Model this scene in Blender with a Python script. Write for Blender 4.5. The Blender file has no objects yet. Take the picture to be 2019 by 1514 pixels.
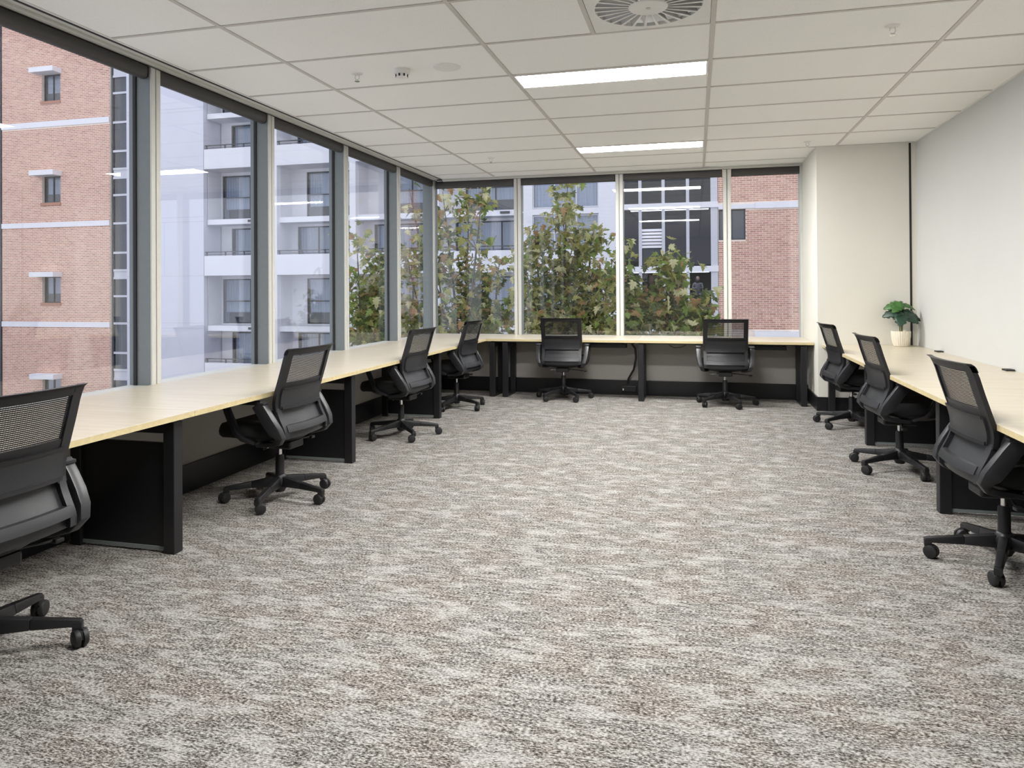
import bpy, bmesh, math, random
from mathutils import Vector, Matrix

random.seed(7)
sc = bpy.context.scene
COL = sc.collection
PI = math.pi

# ------------------------------------------------------------------ camera
F_PX, PY = 1426.47, 558.98
YAW, PITCH, ROLL = 0.248991, -0.006047, -0.006216
CAM = Vector((2.6196, -3.5825, 1.3439))
cd = bpy.data.cameras.new('camera')
cam = bpy.data.objects.new('camera', cd)
COL.objects.link(cam)
cd.sensor_fit = 'HORIZONTAL'
cd.sensor_width = 36.0
cd.lens = F_PX / 2019 * 36.0
cd.shift_y = (PY - 757.0) / 2019
cd.clip_end = 400
fw = Vector((-math.sin(YAW) * math.cos(PITCH), math.cos(YAW) * math.cos(PITCH), -math.sin(PITCH)))
rt = Vector((math.cos(YAW), math.sin(YAW), 0))
up = rt.cross(fw)
r2 = math.cos(ROLL) * rt + math.sin(ROLL) * up
u2 = -math.sin(ROLL) * rt + math.cos(ROLL) * up
m = Matrix((r2, u2, -fw)).transposed().to_4x4()
m.translation = CAM
cam.matrix_world = m
sc.camera = cam

# ------------------------------------------------------------------ world: overcast sky
w = bpy.data.worlds.new('overcast_sky')
sc.world = w
w.use_nodes = True
bg = w.node_tree.nodes['Background']
bg.inputs[0].default_value = (0.84, 0.865, 0.99, 1)
bg.inputs[1].default_value = 0.88
LAMP = 60.0

vs = sc.view_settings
vs.view_transform = 'Standard'
vs.look = 'None'
vs.gamma = 1.0
vs.use_curve_mapping = False
vs.exposure = 0.69
sc.cycles.transparent_max_bounces = 24
sc.cycles.sample_clamp_indirect = 0.0
sc.cycles.caustics_reflective = False

# ------------------------------------------------------------------ materials
def nt(name):
    m = bpy.data.materials.new(name)
    m.use_nodes = True
    t = m.node_tree
    return m, t, t.nodes['Principled BSDF']

def lin(c):
    return tuple(((v / 255) / 12.92 if v / 255 <= 0.04045 else ((v / 255 + 0.055) / 1.055) ** 2.4) for v in c) + (1,)

def noise_into(t, b, base, amp=0.06, scale=20.0, stretch=(1, 1, 1), bump=0.0, detail=3):
    tc = t.nodes.new('ShaderNodeTexCoord')
    mp = t.nodes.new('ShaderNodeMapping')
    mp.inputs['Scale'].default_value = stretch
    n = t.nodes.new('ShaderNodeTexNoise')
    n.inputs['Scale'].default_value = scale
    n.inputs['Detail'].default_value = detail
    r = t.nodes.new('ShaderNodeValToRGB')
    r.color_ramp.elements[0].position = 0.3
    r.color_ramp.elements[1].position = 0.7
    r.color_ramp.elements[0].color = tuple(v * (1 - amp) for v in base[:3]) + (1,)
    r.color_ramp.elements[1].color = tuple(min(1, v * (1 + amp)) for v in base[:3]) + (1,)
    t.links.new(tc.outputs['Object'], mp.inputs[0])
    t.links.new(mp.outputs[0], n.inputs['Vector'])
    t.links.new(n.outputs[0], r.inputs[0])
    t.links.new(r.outputs[0], b.inputs['Base Color'])
    if bump:
        bp = t.nodes.new('ShaderNodeBump')
        bp.inputs['Strength'].default_value = bump
        bp.inputs['Distance'].default_value = 0.002
        t.links.new(n.outputs[0], bp.inputs['Height'])
        t.links.new(bp.outputs[0], b.inputs['Normal'])

def mat(name, col, rough=0.5, metal=0.0, amp=0.04, scale=25, stretch=(1, 1, 1), bump=0.0, spec=0.5):
    m, t, b = nt(name)
    b.inputs['Roughness'].default_value = rough
    b.inputs['Metallic'].default_value = metal
    b.inputs['Specular IOR Level'].default_value = spec
    noise_into(t, b, col, amp, scale, stretch, bump)
    m.diffuse_color = col
    return m

M = {}
M['wall'] = mat('painted_wall', (0.625, 0.628, 0.61, 1), 0.75, amp=0.012, scale=3)
M['wall_warm'] = mat('painted_wall_warm', (0.76, 0.745, 0.675, 1), 0.75, amp=0.012, scale=3)
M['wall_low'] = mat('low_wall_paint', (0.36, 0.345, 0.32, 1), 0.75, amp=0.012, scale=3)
M['white_end'] = mat('white_render_end_wall', (0.70, 0.71, 0.79, 1), 0.8, amp=0.02, scale=0.6)
M['tile'] = mat('ceiling_tile', (0.90, 0.895, 0.865, 1), 0.9, amp=0.03, scale=140, bump=0.25)
M['tbar'] = mat('grid_bar', (0.60, 0.57, 0.53, 1), 0.5, amp=0.02)
M['black_skirt'] = mat('black_skirting', (0.008, 0.008, 0.010, 1), 0.35, amp=0.1)
M['black_metal'] = mat('black_powder_coat', (0.010, 0.010, 0.012, 1), 0.42, amp=0.1, scale=60)
M['black_panel'] = mat('black_panel', (0.007, 0.007, 0.009, 1), 0.4, amp=0.1)
M['plastic'] = mat('black_plastic', (0.011, 0.011, 0.0125, 1), 0.40, amp=0.12, scale=200)
M['plastic_grey'] = mat('charcoal_plastic', (0.022, 0.023, 0.026, 1), 0.38, amp=0.1, scale=200)
M['fabric'] = mat('black_fabric', (0.008, 0.008, 0.009, 1), 0.9, amp=0.3, scale=400, bump=0.3)
M['rubber'] = mat('black_rubber', (0.013, 0.013, 0.014, 1), 0.55, amp=0.1)
M['chrome'] = mat('chrome', (0.75, 0.75, 0.75, 1), 0.15, 1.0, amp=0.02)
M['cream_frame'] = mat('cream_window_cap', (0.60, 0.60, 0.56, 1), 0.4, amp=0.02)
M['grey_frame'] = mat('grey_window_frame', (0.21, 0.235, 0.235, 1), 0.45, amp=0.03)
M['gasket'] = mat('black_gasket', (0.008, 0.008, 0.008, 1), 0.6)
M['blind'] = mat('charcoal_blind_cassette', (0.055, 0.052, 0.050, 1), 0.45, amp=0.03)
M['white_metal'] = mat('white_metal', (0.80, 0.79, 0.76, 1), 0.4, amp=0.02)
M['vane_paint'] = mat('matt_white_vane', (0.78, 0.77, 0.74, 1), 0.85, amp=0.02, spec=0.1)
M['grille'] = mat('speaker_grille', (0.60, 0.56, 0.54, 1), 0.6, amp=0.15, scale=400)
M['dark_void'] = mat('dark_duct', (0.03, 0.032, 0.04, 1), 0.7)
M['ceramic'] = mat('cream_ceramic', (0.80, 0.74, 0.62, 1), 0.35, amp=0.03, scale=30)
M['soil'] = mat('soil', (0.05, 0.035, 0.025, 1), 0.95, amp=0.3, scale=80)
M['leaf_a'] = mat('plant_leaf_green', (0.04, 0.13, 0.022, 1), 0.4, amp=0.5, scale=30)
M['leaf_b'] = mat('plant_leaf_dark', (0.018, 0.055, 0.032, 1), 0.4, amp=0.3, scale=30)
M['stem'] = mat('plant_stem', (0.10, 0.12, 0.03, 1), 0.6)
M['white_paint'] = mat('white_render', (0.80, 0.81, 0.86, 1), 0.8, amp=0.025, scale=0.8)
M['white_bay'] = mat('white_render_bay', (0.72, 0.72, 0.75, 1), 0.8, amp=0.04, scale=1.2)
M['band'] = mat('white_concrete_band', (0.84, 0.84, 0.88, 1), 0.7, amp=0.02, scale=2)
M['mortar'] = mat('mortar', (0.92, 0.80, 0.70, 1), 0.95, amp=0.08, scale=6)
M['dk_frame'] = mat('dark_window_frame', (0.05, 0.055, 0.065, 1), 0.4)
M['lt_frame'] = mat('pale_window_frame', (0.62, 0.63, 0.68, 1), 0.45)
M['railing'] = mat('dark_railing', (0.06, 0.065, 0.08, 1), 0.4)
M['curtain'] = mat('grey_curtain', (0.52, 0.56, 0.62, 1), 0.9, amp=0.12, scale=4, stretch=(8, 8, 0.2))
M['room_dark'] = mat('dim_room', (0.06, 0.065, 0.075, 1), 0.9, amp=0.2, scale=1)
M['brown_panel'] = mat('red_brown_panel', (0.16, 0.075, 0.06, 1), 0.6, amp=0.1, scale=3)
M['grey_panel'] = mat('pale_grey_panel', (0.30, 0.32, 0.31, 1), 0.7)
M['asphalt'] = mat('asphalt', (0.10, 0.10, 0.105, 1), 0.95, amp=0.15, scale=2)
M['bark'] = mat('grey_brown_bark', (0.10, 0.085, 0.065, 1), 0.9, amp=0.3, scale=14, stretch=(1, 1, 0.3))
M['wall_light'] = mat('outdoor_light_fitting', (0.10, 0.10, 0.11, 1), 0.4)
M['skin'] = mat('skin', (0.45, 0.28, 0.21, 1), 0.6)
M['hair'] = mat('dark_hair', (0.02, 0.015, 0.012, 1), 0.6)
M['top'] = mat('pale_top', (0.45, 0.42, 0.40, 1), 0.9)

# wood-look desktop
def wood(name, a, b_):
    m, t, b = nt(name)
    b.inputs['Roughness'].default_value = 0.30
    tc = t.nodes.new('ShaderNodeTexCoord')
    mp = t.nodes.new('ShaderNodeMapping')
    mp.inputs['Scale'].default_value = (1, 14, 14)
    n = t.nodes.new('ShaderNodeTexNoise')
    n.inputs['Scale'].default_value = 2.2
    n.inputs['Detail'].default_value = 6
    n.inputs['Distortion'].default_value = 0.4
    r = t.nodes.new('ShaderNodeValToRGB')
    r.color_ramp.elements[0].position = 0.35
    r.color_ramp.elements[1].position = 0.68
    r.color_ramp.elements[0].color = a
    r.color_ramp.elements[1].color = b_
    t.links.new(tc.outputs['Object'], mp.inputs[0])
    t.links.new(mp.outputs[0], n.inputs['Vector'])
    t.links.new(n.outputs[0], r.inputs[0])
    t.links.new(r.outputs[0], b.inputs['Base Color'])
    return m
M['wood'] = wood('pale_maple_laminate', (0.585, 0.515, 0.395, 1), (0.655, 0.595, 0.475, 1))
M['ply'] = wood('yellow_ply_edge', (0.58, 0.48, 0.26, 1), (0.66, 0.56, 0.33, 1))

# carpet: streaky light / dark loop pile
def carpet():
    m, t, b = nt('streaky_grey_carpet')
    b.inputs['Roughness'].default_value = 1.0
    b.inputs['Specular IOR Level'].default_value = 0.05
    N, L = t.nodes, t.links
    tc = N.new('ShaderNodeTexCoord')
    def nz(sx, sy, scale, detail, rough=0.5):
        mp = N.new('ShaderNodeMapping')
        mp.inputs['Scale'].default_value = (sx, sy, 1)
        n = N.new('ShaderNodeTexNoise')
        n.inputs['Scale'].default_value = scale
        n.inputs['Detail'].default_value = detail
        n.inputs['Roughness'].default_value = rough
        L.new(tc.outputs['Object'], mp.inputs[0])
        L.new(mp.outputs[0], n.inputs['Vector'])
        return n.outputs[0]
    patch = nz(0.45, 1.0, 10.5, 6, 0.64)      # cream streaks against speckled areas
    streak = nz(0.28, 1.4, 42.0, 3, 0.6)     # thin drawn-out lines
    fine = nz(0.55, 1.25, 150.0, 2, 0.7)     # single loops
    tint = nz(0.6, 1.0, 5.0, 2, 0.5)         # brownish / greenish drift
    def math_(op, a, b2):
        n = N.new('ShaderNodeMath'); n.operation = op
        for i, v in enumerate((a, b2)):
            if isinstance(v, (int, float)): n.inputs[i].default_value = v
            else: L.new(v, n.inputs[i])
        return n.outputs[0]
    def ramp(v, stops):
        r = N.new('ShaderNodeValToRGB'); e = r.color_ramp.elements
        while len(e) > 1: e.remove(e[-1])
        e[0].position, e[0].color = stops[0]
        for p_, c_ in stops[1:]:
            k = e.new(p_); k.color = c_
        L.new(v, r.inputs[0]); return r.outputs[0]
    speck = ramp(math_('ADD', math_('MULTIPLY', fine, 0.75), math_('MULTIPLY', streak, 0.25)),
                 [(0.4, (0.033, 0.029, 0.026, 1)), (0.5, (0.172, 0.161, 0.15, 1)), (0.59, (0.437, 0.425, 0.402, 1))])
    cream = ramp(fine, [(0.36, (0.156, 0.148, 0.136, 1)), (0.49, (0.359, 0.349, 0.329, 1)), (0.62, (0.445, 0.434, 0.413, 1))])
    brown = ramp(tint, [(0.40, (1.0, 0.965, 0.93, 1)), (0.60, (0.99, 1.0, 0.985, 1))])
    mk = math_('ADD', math_('ADD', math_('MULTIPLY', patch, 0.62), math_('MULTIPLY', streak, 0.30)), math_('MULTIPLY', fine, 0.08))
    msk = ramp(mk, [(0.485, (0, 0, 0, 1)), (0.60, (1, 1, 1, 1))])
    mt = N.new('ShaderNodeMix'); mt.data_type = 'RGBA'; mt.blend_type = 'MULTIPLY'; mt.inputs[0].default_value = 1.0
    L.new(speck, mt.inputs[6]); L.new(brown, mt.inputs[7])
    mc = N.new('ShaderNodeMix'); mc.data_type = 'RGBA'
    L.new(msk, mc.inputs[0]); L.new(mt.outputs[2], mc.inputs[6]); L.new(cream, mc.inputs[7])
    L.new(mc.outputs[2], b.inputs['Base Color'])
    bp = N.new('ShaderNodeBump')
    bp.inputs['Strength'].default_value = 0.4
    bp.inputs['Distance'].default_value = 0.004
    L.new(fine, bp.inputs['Height'])
    L.new(bp.outputs[0], b.inputs['Normal'])
    return m
M['carpet'] = carpet()

# window glass: clear pane with angle-dependent mirror reflection
def glass(name, tint, r0, k):
    m = bpy.data.materials.new(name)
    m.use_nodes = True
    t = m.node_tree
    N, L = t.nodes, t.links
    N.remove(N['Principled BSDF'])
    out = N['Material Output']
    tr = N.new('ShaderNodeBsdfTransparent'); tr.inputs[0].default_value = tint
    gl = N.new('ShaderNodeBsdfGlossy'); gl.inputs['Roughness'].default_value = 0.0
    gl.inputs[0].default_value = (1, 1, 1, 1)
    lw = N.new('ShaderNodeLayerWeight'); lw.inputs[0].default_value = 0.5
    pw = N.new('ShaderNodeMath'); pw.operation = 'POWER'; pw.inputs[1].default_value = 5
    ml = N.new('ShaderNodeMath'); ml.operation = 'MULTIPLY_ADD'
    ml.inputs[1].default_value = k; ml.inputs[2].default_value = r0
    mx = N.new('ShaderNodeMixShader')
    L.new(lw.outputs['Facing'], pw.inputs[0])
    L.new(pw.outputs[0], ml.inputs[0])
    L.new(ml.outputs[0], mx.inputs[0])
    L.new(tr.outputs[0], mx.inputs[1]); L.new(gl.outputs[0], mx.inputs[2])
    L.new(mx.outputs[0], out.inputs[0])
    return m
M['glass'] = glass('clear_window_glass', (0.97, 0.98, 0.98, 1), 0.055, 0.9)
M['glass_dark'] = glass('dark_office_glass', (0.50, 0.54, 0.62, 1), 0.04, 0.9)
M['glass_far'] = glass('tinted_far_glass', (0.88, 0.91, 0.95, 1), 0.06, 0.9)

# chair mesh: fine horizontal weave with gaps
def weave():
    m = bpy.data.materials.new('black_weave_mesh')
    m.use_nodes = True
    t = m.node_tree
    N, L = t.nodes, t.links
    b = N['Principled BSDF']
    b.inputs['Base Color'].default_value = (0.012, 0.012, 0.013, 1)
    b.inputs['Roughness'].default_value = 0.6
    out = N['Material Output']
    tc = N.new('ShaderNodeTexCoord')
    sp = N.new('ShaderNodeSeparateXYZ')
    L.new(tc.outputs['Object'], sp.inputs[0])
    def stripe(o, freq, th):
        a = N.new('ShaderNodeMath'); a.operation = 'MULTIPLY'; a.inputs[1].default_value = freq
        f = N.new('ShaderNodeMath'); f.operation = 'FRACT'
        g = N.new('ShaderNodeMath'); g.operation = 'LESS_THAN'; g.inputs[1].default_value = th
        L.new(o, a.inputs[0]); L.new(a.outputs[0], f.inputs[0]); L.new(f.outputs[0], g.inputs[0])
        return g.outputs[0]
    mxm = N.new('ShaderNodeMath'); mxm.operation = 'MAXIMUM'
    L.new(stripe(sp.outputs['Z'], 135, 0.68), mxm.inputs[0])
    L.new(stripe(sp.outputs['X'], 110, 0.10), mxm.inputs[1])
    tr = N.new('ShaderNodeBsdfTransparent')
    mx = N.new('ShaderNodeMixShader')
    L.new(mxm.outputs[0], mx.inputs[0])
    L.new(tr.outputs[0], mx.inputs[1]); L.new(b.outputs[0], mx.inputs[2])
    L.new(mx.outputs[0], out.inputs[0])
    return m
M['weave'] = weave()

# emission: LED lamp diffuser, plus added fill for the opposite office
def emit(name, col, s):
    m = bpy.data.materials.new(name)
    m.use_nodes = True
    t = m.node_tree
    t.nodes.remove(t.nodes['Principled BSDF'])
    e = t.nodes.new('ShaderNodeEmission')
    e.inputs[0].default_value = col; e.inputs[1].default_value = s
    t.links.new(e.outputs[0], t.nodes['Material Output'].inputs[0])
    return m
M['added_office_fill'] = emit('added_fill_emitter', (1.0, 0.95, 0.88, 1), 7.0)
M['lamp'] = emit('led_diffuser', (1.0, 0.985, 0.965, 1), LAMP)

# bricks: colour differs brick by brick (stored on the mesh), plus grain
def brick_mat(name):
    m, t, b = nt(name)
    N, L = t.nodes, t.links
    b.inputs['Roughness'].default_value = 0.9
    at = N.new('ShaderNodeAttribute'); at.attribute_name = 'brick_tone'
    r = N.new('ShaderNodeValToRGB')
    e = r.color_ramp.elements
    e[0].position = 0.0; e[0].color = (0.47, 0.24, 0.175, 1)
    e[1].position = 1.0; e[1].color = (0.72, 0.45, 0.34, 1)
    k = e.new(0.5); k.color = (0.61, 0.335, 0.25, 1)
    L.new(at.outputs['Fac'], r.inputs[0])
    L.new(r.outputs[0], b.inputs['Base Color'])
    return m
M['brick'] = brick_mat('salmon_brick')

def leaf_mat(name, c):
    m, t, b = nt(name)
    N, L = t.nodes, t.links
    noise_into(t, b, c, 0.4, 9)
    b.inputs['Roughness'].default_value = 0.55
    tl = N.new('ShaderNodeBsdfTranslucent')
    tl.inputs[0].default_value = tuple(min(1, v * 1.6) for v in c[:3]) + (1,)
    mx = N.new('ShaderNodeMixShader'); mx.inputs[0].default_value = 0.35
    out = N['Material Output']
    L.new(b.outputs[0], mx.inputs[1]); L.new(tl.outputs[0], mx.inputs[2]); L.new(mx.outputs[0], out.inputs[0])
    return m
LEAF_M = [leaf_mat('tree_leaf_green', (0.20, 0.27, 0.06, 1)), leaf_mat('tree_leaf_olive', (0.32, 0.31, 0.09, 1)),
          leaf_mat('tree_leaf_dark', (0.09, 0.12, 0.035, 1)), leaf_mat('tree_leaf_brown', (0.36, 0.22, 0.10, 1)),
          leaf_mat('tree_leaf_pale', (0.55, 0.53, 0.30, 1))]

# ------------------------------------------------------------------ mesh helpers
class MB:
    def __init__(s): s.v = []; s.f = []; s.mi = []; s.tone = None
    def add(s, vs, fs, mi=0):
        o = len(s.v); s.v += [tuple(p) for p in vs]
        for f in fs: s.f.append(tuple(i + o for i in f)); s.mi.append(mi)
        return s
    def box(s, x0, x1, y0, y1, z0, z1, mi=0):
        vs = [(x, y, z) for z in (z0, z1) for y in (y0, y1) for x in (x0, x1)]
        return s.add(vs, [(0, 2, 3, 1), (4, 5, 7, 6), (0, 1, 5, 4), (2, 6, 7, 3), (0, 4, 6, 2), (1, 3, 7, 5)], mi)
    def hexa(s, a, b, mi=0):
        # a, b: two quads (4 pts each, same winding)
        return s.add(list(a) + list(b), [(3, 2, 1, 0), (4, 5, 6, 7), (0, 1, 5, 4), (1, 2, 6, 5), (2, 3, 7, 6), (3, 0, 4, 7)], mi)
    def lathe(s, prof, c=(0, 0, 0), axis='Z', n=20, mi=0, cap=True, wob=None):
        vs, fs = [], []
        for (r, h) in prof:
            for k in range(n):
                a = 2 * PI * k / n
                rr = r * (1 + (wob(k) if wob else 0))
                x, y = rr * math.cos(a), rr * math.sin(a)
                p = {'Z': (x, y, h), 'X': (h, x, y), 'Y': (y, h, x)}[axis]
                vs.append((p[0] + c[0], p[1] + c[1], p[2] + c[2]))
        for i in range(len(prof) - 1):
            for k in range(n):
                k2 = (k + 1) % n
                fs.append((i * n + k, i * n + k2, (i + 1) * n + k2, (i + 1) * n + k))
        if cap:
            fs.append(tuple(reversed(range(n))))
            fs.append(tuple(range((len(prof) - 1) * n, len(prof) * n)))
        return s.add(vs, fs, mi)
    def tube(s, pts, rad, n=8, mi=0):
        pts = [Vector(p) for p in pts]
        rads = rad if isinstance(rad, (list, tuple)) else [rad] * len(pts)
        vs, fs = [], []
        prev = None
        for i, p in enumerate(pts):
            t = (pts[min(i + 1, len(pts) - 1)] - pts[max(i - 1, 0)]).normalized()
            a = prev if prev is not None else (Vector((0, 0, 1)) if abs(t.z) < 0.9 else Vector((1, 0, 0)))
            u = (a - t * a.dot(t)).normalized(); v = t.cross(u); prev = u
            for k in range(n):
                an = 2 * PI * k / n
                q = p + (u * math.cos(an) + v * math.sin(an)) * rads[i]
                vs.append(tuple(q))
        for i in range(len(pts) - 1):
            for k in range(n):
                k2 = (k + 1) % n
                fs.append((i * n + k, i * n + k2, (i + 1) * n + k2, (i + 1) * n + k))
        fs.append(tuple(reversed(range(n)))); fs.append(tuple(range((len(pts) - 1) * n, len(pts) * n)))
        return s.add(vs, fs, mi)
    def mesh(s, name, mats, bevel=0, smooth=False, seg=2):
        me = bpy.data.meshes.new(name)
        me.from_pydata(s.v, [], s.f)
        for m_ in (mats if isinstance(mats, (list, tuple)) else [mats]): me.materials.append(m_)
        me.polygons.foreach_set('material_index', s.mi)
        bm = bmesh.new(); bm.from_mesh(me)
        bmesh.ops.recalc_face_normals(bm, faces=bm.faces)
        if bevel:
            es = [e for e in bm.edges if len(e.link_faces) == 2 and e.calc_face_angle(0) > 0.6]
            bmesh.ops.bevel(bm, geom=es, offset=bevel, segments=seg, affect='EDGES', profile=0.5, clamp_overlap=True)
        bm.to_mesh(me); bm.free()
        if smooth:
            me.polygons.foreach_set('use_smooth', [True] * len(me.polygons))
            try: me.set_sharp_from_angle(angle=math.radians(38))
            except Exception: pass
        if s.tone:
            at = me.attributes.new('brick_tone', 'FLOAT', 'FACE')
            if len(s.tone) == len(me.polygons): at.data.foreach_set('value', s.tone)
        me.update()
        return me
    def obj(s, name, mats, parent=None, loc=None, bevel=0, smooth=False, seg=2):
        return link(name, s.mesh(name, mats, bevel, smooth, seg), parent, loc)

def link(name, me, parent=None, loc=None, rz=0.0):
    o = bpy.data.objects.new(name, me)
    COL.objects.link(o)
    if parent: o.parent = parent
    if loc: o.location = loc
    if rz: o.rotation_euler.z = rz
    return o

def tag(o, label=None, cat=None, group=None, kind=None):
    if label: o['label'] = label
    if cat: o['category'] = cat
    if group: o['group'] = group
    if kind: o['kind'] = kind
    return o

def empty(name, loc=(0, 0, 0), rz=0.0):
    o = bpy.data.objects.new(name, None)
    COL.objects.link(o)
    o.location = loc; o.rotation_euler.z = rz
    o.empty_display_size = 0.1
    return o

def struct(o, label=None):
    o['kind'] = 'structure'
    if label: o['label'] = label
    return o

def copy_tree(o, parent=None):
    c = o.copy(); COL.objects.link(c); c.parent = parent
    for ch in list(o.children): copy_tree(ch, c)
    return c

def B(*a): return MB().box(*a)

# ------------------------------------------------------------------ room dimensions
ZC = 2.841                   # ceiling
TX, TY = 1.362, 0.681        # ceiling module
XR = 4.86                    # right wall
YB = 5.90                    # back window line
YF = -6.8                    # wall behind the camera
XC0, YC0 = 3.89, 4.80        # corner of the boxed-out wall at the right rear
XW = -0.88                   # inner face of the left mullions
XG = -1.00                   # left glass
YW = 5.86                    # inner face of the back mullions
YG = 5.97                    # back glass
XCE, YCE = -0.75, 5.78       # ceiling edges
DT = 0.717                   # desk top height

# floor
struct(B(-1.2, XR + 0.1, YF - 0.1, 6.1, -0.12, 0.0).obj('floor', M['carpet']), 'streaky light grey carpet across the whole room')

# walls
struct(B(XR, XR + 0.12, YF, YC0, 0, ZC + 0.1).obj('wall_right', M['wall']), 'plain off-white wall on the right')
wc = struct(B(XC0, XR + 0.12, YC0, 6.12, 0, ZC + 0.1).obj('wall_corner', M['wall_warm']), 'cream boxed-out wall at the right rear corner')
B(4.795, 4.815, YC0 - 0.004, YC0, DT, ZC).obj('shadow_gap', M['black_skirt'], wc)
struct(B(-1.2, XR + 0.12, YF - 0.12, YF, 0, ZC + 0.1).obj('wall_front', M['wall']), 'plain wall behind the viewer')
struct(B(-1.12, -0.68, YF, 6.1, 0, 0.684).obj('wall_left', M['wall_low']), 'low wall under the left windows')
struct(B(-1.06, XW, YF, -6.25, 0.684, ZC + 0.1).obj('wall_left_end', M['wall']), 'narrow wall at the end of the left glazing')
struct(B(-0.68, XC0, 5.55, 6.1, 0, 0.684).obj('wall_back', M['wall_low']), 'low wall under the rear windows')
# skirting
struct(B(-0.68, -0.655, YF, 5.55, 0, 0.185).obj('baseboard_left', M['black_skirt'], bevel=0.003), 'tall black skirting under the left desks')
struct(B(-0.68, XC0, 5.525, 5.55, 0, 0.185).obj('baseboard_back', M['black_skirt'], bevel=0.003), 'tall black skirting under the rear desks')
struct(B(XC0 - 0.02, XC0, YC0, 5.525, 0, 0.15).obj('baseboard_corner_side', M['black_skirt'], bevel=0.003), 'black skirting on the side of the boxed-out wall')
struct(B(XC0 - 0.02, XR, YC0 - 0.02, YC0, 0, 0.15).obj('baseboard_corner', M['black_skirt'], bevel=0.003), 'black skirting on the boxed-out wall')
struct(B(XR - 0.02, XR, YF, YC0 - 0.02, 0, 0.15).obj('baseboard_right', M['black_skirt'], bevel=0.003), 'black skirting on the right wall')

# ------------------------------------------------------------------ ceiling: slab, tiles, grid
ceil = MB()
ceil.box(-1.2, XR + 0.12, YF, 6.2, ZC + 0.10, ZC + 0.2)
ceil = struct(ceil.obj('ceiling', M['wall']), 'suspended ceiling of pale rectangular tiles')
BAR = 0.026
lights_rows = [-2, 2, 6]
xs = [XCE, 0, TX, 2 * TX, 3 * TX, XR]
row0, row1 = -10, 8
def add_tile(x0, x1, y0, y1):
    if x1 - x0 < 0.03 or y1 - y0 < 0.03: return
    h = BAR / 2
    B(x0 + h, x1 - h, y0 + h, y1 - h, ZC + 0.004, ZC + 0.022).obj('ceiling_tile', M['tile'], ceil, bevel=0.002, seg=1)
for ci in range(5):
    for r in range(row0, row1 + 1):
        y0, y1 = r * TY, (r + 1) * TY
        x0, x1 = xs[ci], xs[ci + 1]
        y1 = min(y1, YCE); y0 = max(y0, YF)
        if ci == 2 and r in lights_rows:
            add_tile(x0, x1, y0 + TY / 2, y1); continue
        if ci == 2 and r == 0:
            add_tile(x0, x0 + TX / 2, y0, y1); continue
        if ci == 4:
            y1 = min(y1, YC0)
            if y1 <= y0: continue
        if ci == 3 and y1 > YC0:
            if y0 < YC0: add_tile(x0, x1, y0, YC0)
            add_tile(x0, XC0, max(y0, YC0), y1); continue
        add_tile(x0, x1, y0, y1)
for x in xs[1:5]:
    y1 = YCE if x < XC0 else YC0
    B(x - BAR / 2, x + BAR / 2, YF, y1, ZC, ZC + 0.03).obj('grid_runner', M['tbar'], ceil)
cross_me = {}
for r in range(row0 + 1, row1 + 1):
    for ci in range(5):
        x0, x1 = xs[ci] + (BAR / 2 if ci else 0), xs[ci + 1] - (BAR / 2 if ci < 4 else 0)
        y = r * TY
        if ci == 4 and y > YC0: continue
        if ci == 3 and y > YC0: x1 = XC0
        B(x0, x1, y - 0.011, y + 0.011, ZC + 0.0005, ZC + 0.03).obj('grid_cross_tee', M['tbar'], ceil)
B(2.043 - 0.012, 2.043 + 0.012, BAR / 2, TY - BAR / 2, ZC, ZC + 0.03).obj('grid_cross_tee', M['tbar'], ceil)
# wall angle and dark shadow gap along the windows
tr = MB()
tr.box(XCE - 0.002, XCE + 0.014, YF, YCE, ZC - 0.001, ZC + 0.02)
tr.box(XCE, XC0, YCE - 0.012, YCE + 0.012, ZC - 0.001, ZC + 0.02)
tr.box(XR - 0.018, XR, YF, YC0, ZC - 0.001, ZC + 0.02)
tr.box(XC0, XR, YC0 - 0.018, YC0, ZC - 0.001, ZC + 0.02)
tr.box(XC0 - 0.018, XC0, YC0, YCE, ZC - 0.001, ZC + 0.02)
struct(tr.obj('trim_1', M['white_metal']), 'pale wall angle around the ceiling edge')
gp = MB()
gp.box(XCE - 0.036, XCE - 0.002, YF, YCE + 0.03, ZC + 0.003, ZC + 0.05)
gp.box(XCE - 0.012, XC0, YCE + 0.012, YCE + 0.03, ZC + 0.004, ZC + 0.05)
struct(gp.obj('trim_2', M['gasket']), 'black shadow gap between ceiling and window head')
hd = MB()
for (a, b, z) in ((0.036, 0.075, 0.008), (0.075, 0.105, -0.008), (0.105, 0.14, 0.0)):
    hd.box(XCE - b, XCE - a, YF, YCE + 0.03, ZC - 0.006 + z, ZC + 0.05)
for (a, b, z) in ((0.03, 0.05, 0.0), (0.05, 0.085, -0.014)):
    hd.box(XCE, XC0, YCE + a, YCE + b, ZC - 0.012 + z, ZC + 0.05)
struct(hd.obj('trim_3', M['cream_frame'], bevel=0.002), 'cream window head along the glazing')
# dark blind pocket behind the head
pk = MB()
pk.box(-1.02, XCE - 0.14, YF, YG, ZC + 0.02, ZC + 0.09)
pk.box(-1.02, XC0, YCE + 0.085, YG + 0.1, ZC + 0.02, ZC + 0.09)
struct(pk.obj('trim_4', M['gasket']), 'dark pocket above the roller blinds')

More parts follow.
